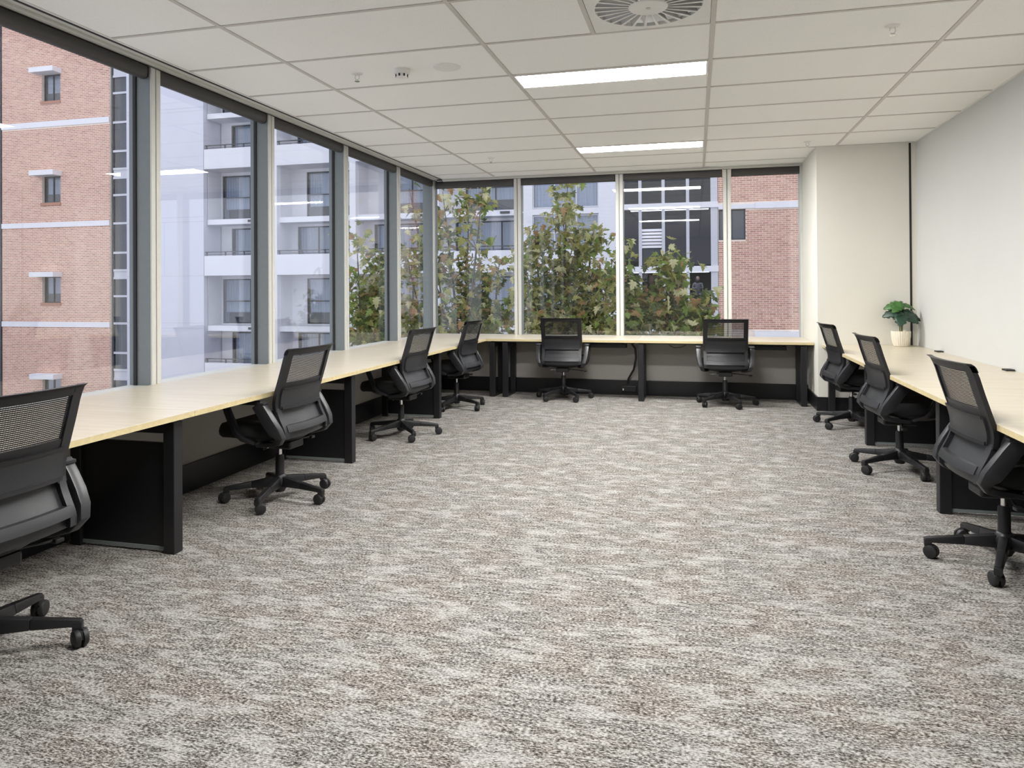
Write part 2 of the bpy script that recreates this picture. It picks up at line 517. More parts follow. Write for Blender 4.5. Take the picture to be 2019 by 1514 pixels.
# ------------------------------------------------------------------ windows
left_m = [0.515 + TX * k for k in range(-5, 4)]          # mullion centres on the left
nwin = [0]
def mullion_left(y, par):
    b = MB()
    b.box(XG - 0.05, XW - 0.004, y - 0.043, y + 0.043, 0.684, ZC + 0.02)
    b.obj('mullion', M['grey_frame'], par, bevel=0.003)
    for s in (-1, 1):
        B(XW - 0.004, XW + 0.008, y + s * 0.0235 - 0.0195, y + s * 0.0235 + 0.0195, 0.684, ZC - 0.02).obj('mullion_cap', M['cream_frame'], par, bevel=0.002)
    B(XG - 0.012, XG + 0.012, y - 0.052, y - 0.043, 0.7, ZC).obj('gasket', M['gasket'], par)
def blind(name_lab, ax, p0, p1):
    # rounded cassette along the window head
    prof = []
    hh, dd = (0.047, 0.036) if ax == 'Y' else (0.053, 0.036)
    n = 16
    for k in range(n):
        a = 2 * PI * k / n
        c, s = math.cos(a), math.sin(a)
        prof.append((dd * math.copysign(abs(c) ** 0.6, c), hh * math.copysign(abs(s) ** 0.6, s)))
    root = empty('roller_blind', ((XG + 0.075, (p0 + p1) / 2, 0) if ax == 'Y' else ((p0 + p1) / 2, YG - 0.065, 0)))
    L = (p1 - p0) / 2
    zc = 2.795 if ax == 'Y' else 2.777
    def body(l0, l1, sc_):
        mb = MB(); vs = []
        for l in (l0, l1):
            for (d, z) in prof:
                q = (d * sc_, l, zc + z * sc_) if ax == 'Y' else (l, d * sc_, zc + z * sc_)
                vs.append(q)
        fs = [(k, (k + 1) % n, n + (k + 1) % n, n + k) for k in range(n)]
        fs += [tuple(range(n)), tuple(range(n, 2 * n))]
        return mb.add(vs, fs)
    body(-L + 0.006, L - 0.006, 1.0).obj('cassette', M['blind'], root, smooth=True)
    body(-L, -L + 0.006, 1.02).obj('end_cap', M['plastic'], root, smooth=True)
    body(L - 0.006, L, 1.02).obj('end_cap', M['plastic'], root, smooth=True)
    tag(root, name_lab, 'roller blind', 'rolled-up blinds above the windows')
    return root
lab_left = {4: 'rolled-up charcoal blind above the left window nearest the viewer', 5: 'rolled-up charcoal blind over the second window from the left edge',
            6: 'rolled-up charcoal blind over the third window from the left edge', 7: 'rolled-up charcoal blind over the fourth left window, beside the tree',
            8: 'rolled-up charcoal blind over the last left window before the corner'}
edges = left_m + [YW]
wi = 0
for k in range(len(edges) - 1):
    y0, y1 = edges[k], edges[k + 1]
    wi += 1
    fr = MB()
    fr.box(XG - 0.05, XW + 0.004, y0 + 0.043, y1 - (0.043 if k < 8 else 0), 0.684, 0.712)
    wn = struct(fr.obj('window_%d' % wi, M['cream_frame']), 'tall fixed window in the left glazing')
    B(XG - 0.004, XG + 0.004, y0 + 0.04, y1 - (0.04 if k < 8 else -0.06), 0.70, ZC + 0.02).obj('pane', M['glass'], wn)
    if k < 8: mullion_left(y1, wn)
    if k < 3: continue
    bl = blind('rolled-up charcoal blind over a left window', 'Y', y0 + 0.048, y1 - (0.048 if k < 8 else 0.04))
    kk = k + 1
    if kk in lab_left: bl['label'] = lab_left[kk]
# corner post
cp = MB(); cp.box(XG - 0.06, XW - 0.02, YW + 0.01, YG + 0.06, 0.684, ZC + 0.02)
cp = struct(cp.obj('trim_5', M['grey_frame'], bevel=0.004), 'grey corner post of the glazing')
B(XW - 0.02, XW - 0.004, YW - 0.03, YW + 0.03, 0.684, ZC - 0.02).obj('corner_cap', M['cream_frame'], cp, bevel=0.002)
back_m = [0.30, 0.30 + TX, 0.30 + 2 * TX - 0.02]
edges = [XW - 0.02] + back_m + [XC0]
lab_back = ['rolled-up charcoal blind over the rear window next to the corner', 'rolled-up charcoal blind over the rear window behind the first rear chair',
            'rolled-up charcoal blind over the rear window showing lamp reflections', 'rolled-up charcoal blind over the rear window facing the brick wall']
for k in range(4):
    x0, x1 = edges[k], edges[k + 1]
    wi += 1
    fr = MB(); fr.box(x0, x1, YW - 0.01, YG + 0.05, 0.684, 0.712)
    wn = struct(fr.obj('window_%d' % wi, M['cream_frame']), 'fixed window in the rear glazing')
    B(x0 + (0.05 if k else 0), x1 - (0.05 if k < 3 else 0), YG - 0.004, YG + 0.004, 0.70, ZC + 0.02).obj('pane', M['glass'], wn)
    if k < 3:
        B(x1 - 0.045, x1 + 0.045, YW + 0.004, YG + 0.05, 0.684, ZC + 0.02).obj('mullion', M['grey_frame'], wn, bevel=0.003)
        for s in (-1, 1):
            B(x1 + s * 0.026 - 0.021, x1 + s * 0.026 + 0.021, YW - 0.008, YW + 0.004, 0.684, ZC - 0.03).obj('mullion_cap', M['cream_frame'], wn, bevel=0.002)
    else:
        B(x1 - 0.03, x1, YW, YG + 0.05, 0.684, ZC + 0.02).obj('jamb', M['cream_frame'], wn, bevel=0.003)
    blind(lab_back[k], 'X', x0 + (0.055 if k else 0.03), x1 - (0.055 if k < 3 else 0.03))

# ------------------------------------------------------------------ ceiling fittings
def light_panel(r, lab):
    y0 = r * TY
    root = empty('ceiling_light', (1.5 * TX, y0 + TY / 4, ZC))
    hx, hy = TX / 2 - BAR / 2 - 0.002, TY / 4 - 0.012
    f = MB()
    for (a, b_, c, d) in ((-hx, hx, -hy, -hy + 0.012), (-hx, hx, hy - 0.012, hy), (-hx, -hx + 0.012, -hy + 0.012, hy - 0.012), (hx - 0.012, hx, -hy + 0.012, hy - 0.012)):
        f.box(a, b_, c, d, -0.002, 0.04)
    f.obj('frame', M['white_metal'], root)
    B(-hx + 0.012, hx - 0.012, -hy + 0.012, hy - 0.012, 0.004, 0.03).obj('diffuser', M['lamp'], root)
    return tag(root, lab, 'ceiling light', 'recessed LED panels')
light_panel(2, 'long bright LED panel nearer the viewer, beyond the round air vent')
light_panel(6, 'long bright LED panel farther back, near the rear windows')
light_panel(-2, 'long LED panel above the viewer')

# swirl diffuser
root = empty('air_diffuser', (2.383, TY / 2, ZC))
h = TY / 2 - 0.016
pl = MB()
NS = 48
R0, R1 = 0.285, h
def sq(a):
    c, s = math.cos(a), math.sin(a); k = 1 / max(abs(c), abs(s)); return (c * k, s * k)
vs, fs = [], []
for k in range(NS):
    a = 2 * PI * k / NS
    vs += [(R0 * math.cos(a), R0 * math.sin(a), 0.0), (sq(a)[0] * h, sq(a)[1] * h, 0.0), (R0 * math.cos(a), R0 * math.sin(a), 0.02), (sq(a)[0] * h, sq(a)[1] * h, 0.02)]
for k in range(NS):
    a, b_ = 4 * k, 4 * ((k + 1) % NS)
    fs += [(a, a + 1, b_ + 1, b_), (a + 2, b_ + 2, b_ + 3, a + 3), (a, b_, b_ + 2, a + 2), (a + 1, a + 3, b_ + 3, b_ + 1)]
pl.add(vs, fs).obj('face_plate', M['white_metal'], root)
MB().lathe([(0.10, -0.006), (0.105, 0.0), (0.105, 0.012)], n=32).obj('hub', M['white_metal'], root, smooth=True)
MB().lathe([(0.012, -0.009), (0.013, -0.006)], n=12).obj('screw_cap', M['tbar'], root)
MB().lathe([(0.284, 0.075), (0.284, 0.085)], n=32).obj('duct', M['dark_void'], root)
bl = MB()
bl.hexa([(0.10, -0.0035, -0.001), (0.284, -0.008, -0.001), (0.284, 0.008, -0.001), (0.10, 0.0035, -0.001)],
        [(0.10, -0.0035, 0.002), (0.284, -0.008, 0.002), (0.284, 0.008, 0.002), (0.10, 0.0035, 0.002)])
bl.hexa([(0.10, -0.001, 0.001), (0.284, -0.002, 0.001), (0.284, 0.001, 0.001), (0.10, 0.001, 0.001)],
        [(0.10, 0.013, 0.036), (0.284, 0.030, 0.060), (0.284, 0.033, 0.060), (0.10, 0.015, 0.036)])
vane = bl.mesh('vane', M['vane_paint'])
for k in range(26):
    link('vane', vane, root, rz=2 * PI * k / 26)
tag(root, 'round swirl air diffuser with radiating white vanes in a square plate', 'air vent')

def sprinkler(x, y, lab):
    root = empty('sprinkler', (x, y, ZC + 0.004))
    MB().lathe([(0.040, 0.0), (0.038, -0.006), (0.014, -0.010)], n=18).obj('rose', M['white_metal'], root, smooth=True)
    fr = MB()
    for s in (-1, 1): fr.tube([(s * 0.012, 0, -0.010), (s * 0.016, 0, -0.03), (s * 0.006, 0, -0.05)], 0.003, 6)
    fr.lathe([(0.006, -0.05), (0.006, -0.042)], n=8)
    fr.obj('frame', M['chrome'], root, smooth=True)
    MB().lathe([(0.018, -0.056), (0.018, -0.053)], n=14).obj('deflector', M['chrome'], root)
    tag(root, lab, 'sprinkler', 'ceiling sprinklers')
sprinkler(0.341, 1.033, 'small sprinkler head left of the smoke detector')
sprinkler(0.338, 4.442, 'small sprinkler head far back, left of the far light panel')
sprinkler(3.754, 4.458, 'small sprinkler head far back, above the boxed-out wall corner')
sprinkler(3.732, 1.005, 'small sprinkler head at the upper right, nearest the viewer')
root = empty('smoke_detector', (0.677, 1.029, ZC + 0.004))
MB().lathe([(0.055, 0), (0.055, -0.028), (0.046, -0.034)], n=28).obj('base', M['white_metal'], root, smooth=True)
MB().lathe([(0.044, -0.03), (0.040, -0.055), (0.022, -0.062)], n=28).obj('sensor_dome', M['white_metal'], root, smooth=True)
sl = B(0.0385, 0.0445, -0.006, 0.006, -0.053, -0.036).mesh('slot', M['gasket'])
for k in range(8): link('slot', sl, root, rz=2 * PI * k / 8)
tag(root, 'white dome smoke detector with dark slots', 'smoke detector')
root = empty('ceiling_speaker', (0.993, 1.057, ZC + 0.004))
MB().lathe([(0.094, 0), (0.092, -0.005), (0.086, -0.006)], n=36).obj('rim', M['white_metal'], root, smooth=True)
MB().lathe([(0.086, -0.0055), (0.086, -0.003)], n=36).obj('grille', M['grille'], root)
tag(root, 'flat round ceiling speaker with pinkish grille', 'speaker')

# ------------------------------------------------------------------ desks
def top(par, x0, x1, y0, y1, along, edge):
    o = MB()
    o.box(x0, x1, y0, y1, DT - 0.004, DT)
    t = o.obj('tabletop', M['wood'], par, bevel=0.0012, seg=1)
    c = MB().box(x0, x1, y0, y1, DT - 0.029, DT - 0.004).obj('ply_core', M['ply'], par)
    return t
def leg_panel(par, y, xf, xb, s):
    # end frame with solid lower panel; xf = front post x, s = +1 if the desk runs towards -x
    d = -s
    p = 0.065
    f = MB()
    f.box(*sorted((xf, xf + d * p)), y - p / 2, y + p / 2, 0.0, 0.672)
    f.obj('leg_post', M['black_metal'], par, bevel=0.004)
    f = MB()
    f.box(*sorted((xb, xb - d * p)), y - p / 2, y + p / 2, 0.0, 0.672)
    f.obj('leg_post', M['black_metal'], par, bevel=0.004)
    f = MB()
    f.box(*sorted((xf + d * p, xb - d * p)), y - p / 2, y + p / 2, 0.612, 0.672)
    f.obj('top_beam', M['black_metal'], par, bevel=0.004)
    B(*sorted((xf + d * p, xb - d * p)), y - 0.012, y + 0.012, 0.03, 0.56).obj('modesty_panel', M['black_panel'], par, bevel=0.003)
    B(*sorted((xf + d * p, xb - d * p)), y - 0.016, y + 0.016, 0.012, 0.03).obj('bottom_rail', M['grey_frame'], par)
def rail_y(par, x, y0, y1):
    B(x - 0.02, x + 0.02, y0, y1, 0.672, DT - 0.029).obj('support_rail', M['black_metal'], par)
def rail_x(par, y, x0, x1):
    B(x0, x1, y - 0.02, y + 0.02, 0.672, DT - 0.029).obj('support_rail', M['black_metal'], par)

XD = 0.09
def left_desk(y0, y1, legs, lab):
    d = empty('desk', (0, 0, 0))
    top(d, -0.88, XD, y0 + 0.001, y1 - 0.001, 'Y', XD)
    for y in legs: leg_panel(d, y, 0.045, -0.60, 1)
    rail_y(d, -0.02, y0 + 0.03, y1 - 0.03); rail_y(d, -0.55, y0 + 0.03, y1 - 0.03)
    return tag(d, lab, 'desk', 'pale wood desks around the walls')
left_desk(-4.27, -2.32, [-4.2, -2.38], 'pale wood desk on the left, behind the viewer')
left_desk(-2.32, -0.34, [-0.41], 'pale wood desk at the left nearest the viewer, black end panel')
left_desk(-0.34, 1.62, [1.547], 'pale wood desk on the left behind the second chair from the left')
left_desk(1.62, 3.57, [3.507], 'pale wood desk on the left, third from the viewer')
d = left_desk(3.57, 5.03, [], 'pale wood desk on the left next to the rear corner')
def open_leg(par, x, y0, y1, splay=0.0):
    p = 0.065
    B(x - p / 2, x + p / 2, y0, y0 + p, 0, 0.672).obj('leg_post', M['black_metal'], par, bevel=0.004)
    B(x - p / 2, x + p / 2, y1 - p, y1, 0, 0.672).obj('leg_post', M['black_metal'], par, bevel=0.004)
    B(x - p / 2, x + p / 2, y0 + p, y1 - p, 0.612, 0.672).obj('top_beam', M['black_metal'], par, bevel=0.004)
    B(x - p / 2, x + p / 2, y0 + p, y1 - p, 0.0, 0.02).obj('foot_beam', M['black_metal'], par)
YD = 5.03
def back_desk(x0, x1, xt0, legs, lab, tray):
    d = empty('desk', (0, 0, 0))
    top(d, xt0, x1, YD, 5.85, 'X', YD)
    for x in legs: open_leg(d, x, 4.99 + 0.05, 5.50)
    rail_x(d, 5.12, x0 + 0.05, x1 - 0.03); rail_x(d, 5.42, x0 + 0.05, x1 - 0.03)
    B(tray[0], tray[1], 5.20, 5.34, 0.61, 0.66).obj('cable_tray', M['black_metal'], d, bevel=0.004)
    B(tray[0] + 0.02, tray[0] + 0.05, 5.22, 5.32, 0.66, DT - 0.029).obj('tray_bracket', M['black_metal'], d)
    B(tray[1] - 0.05, tray[1] - 0.02, 5.22, 5.32, 0.66, DT - 0.029).obj('tray_bracket', M['black_metal'], d)
    return tag(d, lab, 'desk', 'pale wood desks around the walls')
back_desk(0.09, 1.935, -0.88, [0.165, 0.33], 'pale wood desk across the rear, corner half on open black legs', (1.36, 1.80))
back_desk(1.935, 3.885, 1.937, [1.985, 3.78], 'pale wood desk across the rear, half beside the boxed-out wall', (3.25, 3.62))
def right_desk(y0, y1, legs, lab):
    d = empty('desk', (0, 0, 0))
    top(d, 3.93, XR - 0.002, y0 + 0.001, y1 - 0.001, 'Y', 3.93)
    for y in legs: leg_panel(d, y, 4.00, 4.64, -1)
    rail_y(d, 4.06, y0 + 0.03, y1 - 0.03); rail_y(d, 4.58, y0 + 0.03, y1 - 0.03)
    return tag(d, lab, 'desk', 'pale wood desks around the walls')
d = right_desk(3.25, 4.795, [], 'pale wood desk on the right with the potted plant')
for (a, b_) in ((3.98, 4.045), (4.60, 4.665)):
    B(a, b_, 4.70, 4.765, 0, 0.672).obj('leg_post', M['black_metal'], d, bevel=0.004)
B(4.045, 4.60, 4.70, 4.765, 0.612, 0.672).obj('top_beam', M['black_metal'], d)
B(4.80, 4.855, 3.96, 4.04, DT, DT + 0.012).obj('cable_flap', M['black_metal'], d)
d = right_desk(1.38, 3.25, [3.09], 'pale wood desk on the right behind the middle chair')
B(4.80, 4.855, 2.40, 2.48, DT, DT + 0.012).obj('cable_flap', M['black_metal'], d)
right_desk(-0.55, 1.38, [1.20, -0.50], 'pale wood desk on the right nearest the viewer')

# conduit and socket under the rear desks
cb = MB().tube([(1.86, 5.27, 0.66), (1.90, 5.29, 0.60), (1.905, 5.34, 0.48), (1.87, 5.42, 0.33), (1.80, 5.49, 0.21), (1.785, 5.51, 0.15)], 0.013, 8)
tag(cb.obj('cable_conduit', M['rubber'], smooth=True), 'thick black cable curving from under the rear desk to the skirting', 'cable')
so = empty('power_socket', (1.80, 5.522, 0.0))
B(-0.09, 0.09, -0.03, 0.0, 0.045, 0.115).obj('housing', M['plastic'], so, bevel=0.004)
B(-0.075, -0.06, -0.033, -0.029, 0.06, 0.085).obj('indicator', M['white_metal'], so)
tag(so, 'small black power socket on the rear skirting with a white switch', 'socket')
MB().tube([(2.30, 5.18, 0.66), (2.36, 5.18, 0.625), (2.44, 5.18, 0.63), (2.50, 5.18, 0.66)], 0.004, 6).obj('loose_cable', M['rubber'])
tag(bpy.data.objects['loose_cable'], 'thin black cable looping below the rear desk edge', 'cable')

# ------------------------------------------------------------------ chairs
PROF = [(0.985, -0.345), (0.972, -0.325), (0.94, -0.312), (0.86, -0.290), (0.76, -0.258), (0.69, -0.235), (0.64, -0.228), (0.59, -0.238), (0.54, -0.262), (0.49, -0.290), (0.45, -0.300), (0.42, -0.285)]
def prof_y(z):
    for i in range(len(PROF) - 1):
        z1, y1 = PROF[i]; z0, y0 = PROF[i + 1]
        if z0 <= z <= z1:
            t = (z - z0) / (z1 - z0); return y0 + (y1 - y0) * t
    return PROF[0][1] if z > PROF[0][0] else PROF[-1][1]
def smooth_y(z):
    return sum(prof_y(min(0.985, max(0.42, z + dz))) * w_ for dz, w_ in ((-0.03, 0.2), (-0.015, 0.2), (0, 0.2), (0.015, 0.2), (0.03, 0.2)))
def slab(mb, x0, x1, z0, z1, th, nx=4, nz=8, dy=0.0, taper=0.0, lip=False):
    vs, fs = [], []
    def P(u, v, side):
        z = z0 + (z1 - z0) * v
        k = 1 - taper * (0.985 - z)
        x = (x0 + (x1 - x0) * u) * k
        y = (prof_y(z) if lip else smooth_y(z)) + 0.55 * x * x + dy + 0.07
        return (x, y + side * th / 2, z)
    for s in (-1, 1):
        for j in range(nz + 1):
            for i in range(nx + 1): vs.append(P(i / nx, j / nz, s))
    n1 = (nx + 1) * (nz + 1)
    for j in range(nz):
        for i in range(nx):
            a = j * (nx + 1) + i
            fs.append((a, a + 1, a + nx + 2, a + nx + 1)); fs.append((n1 + a, n1 + a + nx + 1, n1 + a + nx + 2, n1 + a + 1))
    for j in range(nz):
        for i in (0, nx):
            a = j * (nx + 1) + i; fs.append((a, a + nx + 1, n1 + a + nx + 1, n1 + a))
    for i in range(nx):
        for j in (0, nz):
            a = j * (nx + 1) + i; fs.append((a, n1 + a, n1 + a + 1, a + 1))
    mb.add(vs, fs)
    return mb
def band(path, xc, sh=0.055):
    # loop-arm strip: path of (y, z, half thickness, x inner, x outer)
    mb = MB(); vs, fs = [], []
    n = len(path)
    for i, (y, z, h_, xa, xb) in enumerate(path):
        a = path[max(i - 1, 0)]; b_ = path[min(i + 1, n - 1)]
        t = Vector((b_[0] - a[0], b_[1] - a[1])).normalized(); nn = Vector((-t.y, t.x)) * h_
        for (sx, sn) in ((xa, -1), (xb, -1), (xb, 1), (xa, 1)):
            vs.append((sx * xc, y + sh + nn.x * sn, z + nn.y * sn))
    for i in range(n - 1):
        for k in range(4):
            k2 = (k + 1) % 4
            fs.append((i * 4 + k, i * 4 + k2, (i + 1) * 4 + k2, (i + 1) * 4 + k))
    fs.append((0, 1, 2, 3)); fs.append(((n - 1) * 4 + 3, (n - 1) * 4 + 2, (n - 1) * 4 + 1, (n - 1) * 4))
    return mb.add(vs, fs)
def make_chair():
    root = empty('office_chair')
    # back frame
    f = MB()
    HW = 0.242
    slab(f, -HW, -HW + 0.048, 0.60, 0.975, 0.022, 2, 14)
    slab(f, HW - 0.048, HW, 0.60, 0.975, 0.022, 2, 14)
    slab(f, -HW, HW, 0.945, 0.985, 0.026, 10, 4, lip=True)
    slab(f, -HW + 0.04, HW - 0.04, 0.735, 0.775, 0.016, 8, 3)
    f.obj('backrest_frame', M['plastic'], root, smooth=True)
    f = MB()
    slab(f, -HW + 0.006, -HW + 0.042, 0.435, 0.62, 0.024, 2, 10)
    slab(f, HW - 0.042, HW - 0.006, 0.435, 0.62, 0.024, 2, 10)
    slab(f, -HW + 0.03, HW - 0.03, 0.475, 0.515, 0.026, 8, 3, dy=-0.004)
    slab(f, -HW + 0.02, HW - 0.02, 0.43, 0.47, 0.02, 8, 3, dy=0.02)
    f.obj('lower_back_frame', M['plastic_grey'], root, smooth=True)
    slab(MB(), -HW + 0.045, HW - 0.045, 0.77, 0.948, 0.002, 8, 8).obj('mesh_panel', M['weave'], root, smooth=True)
    slab(MB(), -HW + 0.040, HW - 0.040, 0.51, 0.625, 0.004, 8, 6, dy=0.012).obj('lower_panel', M['plastic_grey'], root, smooth=True)
    slab(MB(), -HW + 0.030, HW - 0.030, 0.615, 0.74, 0.018, 8, 6, dy=-0.012).obj('lumbar_panel', M['plastic_grey'], root, smooth=True)
    r_ = MB()
    slab(r_, -HW + 0.036, HW - 0.036, 0.612, 0.628, 0.026, 8, 2, dy=-0.014)
    slab(r_, -HW + 0.036, HW - 0.036, 0.728, 0.742, 0.024, 8, 2, dy=-0.012)
    r_.obj('lumbar_ridge', M['plastic'], root, smooth=True)
    # seat cushion: stacked rounded outlines
    s = MB(); n = 40
    rings = [(0.72, 0.420), (0.93, 0.428), (0.985, 0.445), (1.0, 0.468), (0.985, 0.492), (0.94, 0.508), (0.80, 0.516), (0.45, 0.512), (0.12, 0.508)]
    vs, fs = [], []
    for (k_, z) in rings:
        for i in range(n):
            a = 2 * PI * i / n; c, s_ = math.cos(a), math.sin(a)
            x = 0.258 * k_ * math.copysign(abs(c) ** 0.5, c); y = 0.262 * k_ * math.copysign(abs(s_) ** 0.5, s_)
            fr_ = max(0, y / 0.262 - 0.45)
            vs.append((x * (1 - 0.05 * fr_), y + 0.075, z - 0.05 * fr_ ** 1.6 + (0.012 * abs(x / 0.258) ** 2 if z > 0.5 else 0)))
    m_r = len(rings)
    for r in range(m_r - 1):
        for i in range(n): i2 = (i + 1) % n; fs.append((r * n + i, r * n + i2, (r + 1) * n + i2, (r + 1) * n + i))
    fs.append(tuple(range(n - 1, -1, -1))); fs.append(tuple(range((m_r - 1) * n, m_r * n)))
    s.add(vs, fs).obj('seat', M['fabric'], root, smooth=True)
    p = MB().lathe([(0.10, 0.375), (0.19, 0.392), (0.235, 0.418), (0.240, 0.436)], n=28)
    p.v = [(x * 1.02, y * 1.0 + 0.05, z) for (x, y, z) in p.v]
    p.obj('seat_pan', M['plastic'], root, smooth=True)
    # arms
    for sx in (-1, 1):
        xi, xo = 0.268, 0.312
        path = [(0.14, 0.648, 0.009, xi + 0.002, xo + 0.004), (0.11, 0.655, 0.010, xi - 0.006, xo + 0.008), (0.0, 0.659, 0.010, xi - 0.010, xo + 0.010), (-0.10, 0.660, 0.010, xi - 0.008, xo + 0.008), (-0.165, 0.658, 0.008, xi, xo + 0.004)]
        arm = band(path, sx)
        path = [(-0.110, 0.655, 0.036, xi, xo + 0.004), (-0.150, 0.60, 0.037, xi, xo + 0.002), (-0.190, 0.54, 0.038, xi - 0.004, xo), (-0.225, 0.485, 0.037, xi - 0.012, xo - 0.010), (-0.242, 0.45, 0.030, xi - 0.026, xo - 0.026), (-0.225, 0.418, 0.018, xi - 0.045, xo - 0.045), (-0.16, 0.398, 0.013, xi - 0.07, xo - 0.07), (-0.06, 0.39, 0.010, xi - 0.10, xo - 0.06)]
        a2_ = band(path, sx); arm.add(a2_.v, a2_.f)
        arm.obj('arm', M['plastic_grey'], root, bevel=0.004, smooth=True)
        path = [(0.128, 0.648, 0.012, xi, xo), (0.11, 0.60, 0.014, xi, xo), (0.08, 0.53, 0.015, xi - 0.004, xo - 0.004), (0.055, 0.47, 0.015, xi - 0.01, xo - 0.012), (0.02, 0.43, 0.013, xi - 0.03, xo - 0.03), (-0.05, 0.402, 0.010, xi - 0.06, xo - 0.06)]
        band(path, sx).obj('arm_strut', M['plastic'], root, bevel=0.003, smooth=True)
    # mechanism, lever
    B(-0.075, 0.075, -0.13, 0.10, 0.335, 0.385).obj('tilt_mechanism', M['plastic'], root, bevel=0.012)
    lv = MB().tube([(0.07, -0.02, 0.36), (0.14, -0.03, 0.358), (0.22, -0.05, 0.352), (0.26, -0.055, 0.35)], 0.005, 8)
    lv = lv.obj('lever', M['plastic'], root, smooth=True)
    B(0.252, 0.292, -0.075, -0.04, 0.338, 0.356).obj('paddle', M['plastic'], lv, bevel=0.005)
    MB().tube([(-0.07, 0.02, 0.355), (-0.16, 0.0, 0.35)], 0.006, 8).obj('tension_rod', M['chrome'], root)
    g = MB().lathe([(0.028, 0.09), (0.027, 0.275), (0.022, 0.285)], n=18).obj('gas_lift', M['plastic'], root, smooth=True)
    MB().lathe([(0.014, 0.28), (0.014, 0.34)], n=14).obj('piston', M['chrome'], g, smooth=True)
    MB().lathe([(0.030, 0.05), (0.043, 0.075), (0.046, 0.13), (0.036, 0.155), (0.03, 0.16)], n=20).obj('base_hub', M['plastic'], root, smooth=True)
    leg = MB()
    R_ = 0.325
    q = lambda r, wd, z0, z1: [(r, -wd, z0), (r, wd, z0), (r, wd * 0.72, z1), (r, -wd * 0.72, z1)]
    leg.hexa(q(0.02, 0.026, 0.085, 0.148), q(0.17, 0.023, 0.084, 0.124))
    leg.hexa(q(0.17, 0.023, 0.084, 0.124), q(R_ + 0.012, 0.018, 0.074, 0.098))
    leg.box(R_ - 0.018, R_ + 0.016, -0.017, 0.017, 0.055, 0.09)
    leg_me = leg.mesh('base_leg', M['plastic'], bevel=0.004, smooth=True)
    cs = MB()
    for sx in (-1, 1):
        cs.lathe([(0.022, sx * 0.026), (0.030, sx * 0.023), (0.033, sx * 0.016), (0.033, sx * 0.006), (0.028, sx * 0.004)], c=(0, -0.016, 0.033), axis='X', n=18)
    cs.lathe([(0.0095, 0.035), (0.0095, 0.062)], n=10)
    cs.hexa([(-0.006, -0.04, 0.03), (0.006, -0.04, 0.03), (0.006, 0.012, 0.03), (-0.006, 0.012, 0.03)], [(-0.006, -0.035, 0.06), (0.006, -0.035, 0.06), (0.006, 0.014, 0.06), (-0.006, 0.014, 0.06)])
    cs_me = cs.mesh('caster', M['rubber'], smooth=True)
    for k in range(5):
        l = link('base_leg', leg_me, root, rz=2 * PI * k / 5)
        link('caster', cs_me, l, loc=(R_, 0, 0), rz=1.3 * k)
    return root
chair0 = make_chair()
first = [True]
def put_chair(x, y, face, base, lab, sw):
    o = chair0 if first[0] else copy_tree(chair0)
    first[0] = False
    o.location = (x, y, 0)
    o.rotation_euler.z = math.radians(face - 90)       # chair faces local +Y
    legs = [c for c in o.children if c.name.split('.')[0] == 'base_leg']
    for k, l in enumerate(legs):
        l.rotation_euler.z = math.radians(base + 72 * k - (face - 90))
        l.children[0].rotation_euler.z = sw + 1.1 * k
    tag(o, lab, 'office chair', 'black mesh-back office chairs')
    return o
put_chair(0.06, -1.49, 176, 31, 'black mesh office chair cut off at the left edge, nearest the viewer', 0.6)
put_chair(0.02, 0.56, 177, 63, 'second black mesh office chair from the left, whole base in view', 0.3)
put_chair(0.00, 2.58, 175, 24, 'third black mesh office chair along the left desks', 1.6)
put_chair(0.00, 4.16, 174, 45, 'black mesh office chair on the left nearest the rear corner', 2.4)
put_chair(1.06, 5.05, 93, 21, 'black mesh office chair at the rear desk, left of the two seen from behind', 0.9)
put_chair(2.93, 4.98, 91, 9, 'black mesh office chair at the rear desk, right of the two seen from behind', 1.9)
put_chair(4.055, 3.93, 6, 3, 'black mesh office chair at the right desks, farthest one by the boxed-out wall', 0.2)
put_chair(4.05, 2.23, 4, 69, 'black mesh office chair at the right desks, middle of the three', 1.2)
put_chair(4.045, 0.37, 3, 30, 'black mesh office chair at the right edge, nearest of the right three', 2.0)

# ------------------------------------------------------------------ potted plant
pp = empty('potted_plant', (4.665, 4.645, DT))
MB().lathe([(0.058, 0.0), (0.066, 0.004), (0.080, 0.05), (0.089, 0.10), (0.091, 0.145), (0.088, 0.158), (0.081, 0.158), (0.079, 0.14)], n=104, wob=lambda k: 0.022 * math.cos(2 * PI * k / 104 * 26)).obj('pot', M['ceramic'], pp, smooth=True)
MB().lathe([(0.078, 0.125), (0.077, 0.135)], n=24).obj('soil', M['soil'], pp)
def monstera(L, Wd, mat_, par, base, dir_deg, pitch, roll):
    mb = MB(); n = 14
    vs = []
    for i in range(n + 1):
        t = i / n
        wd = Wd * math.sin(PI * min(1, t * 0.9 + 0.1)) ** 0.55 * (1 - 0.35 * t)
        wd *= 1.0 if i % 3 else 0.72
        y = t * L; z = -0.55 * t * t * L + 0.02
        for (sx, dz) in ((-1, -0.18), (-0.5, 0.02), (0, 0.0), (0.5, 0.02), (1, -0.18)):
            vs.append((sx * wd, y - (0.12 * L if abs(sx) == 1 and t < 0.25 else 0), z + dz * wd))
    fs = []
    for i in range(n):
        for k in range(4): a = i * 5 + k; fs.append((a, a + 1, a + 6, a + 5))
    o = mb.add(vs, fs).obj('leaf', mat_, par, loc=base, smooth=True)
    sm = o.modifiers.new('thick', 'SOLIDIFY'); sm.thickness = 0.0015
    o.rotation_euler = (math.radians(pitch), math.radians(roll), math.radians(dir_deg))
    return o
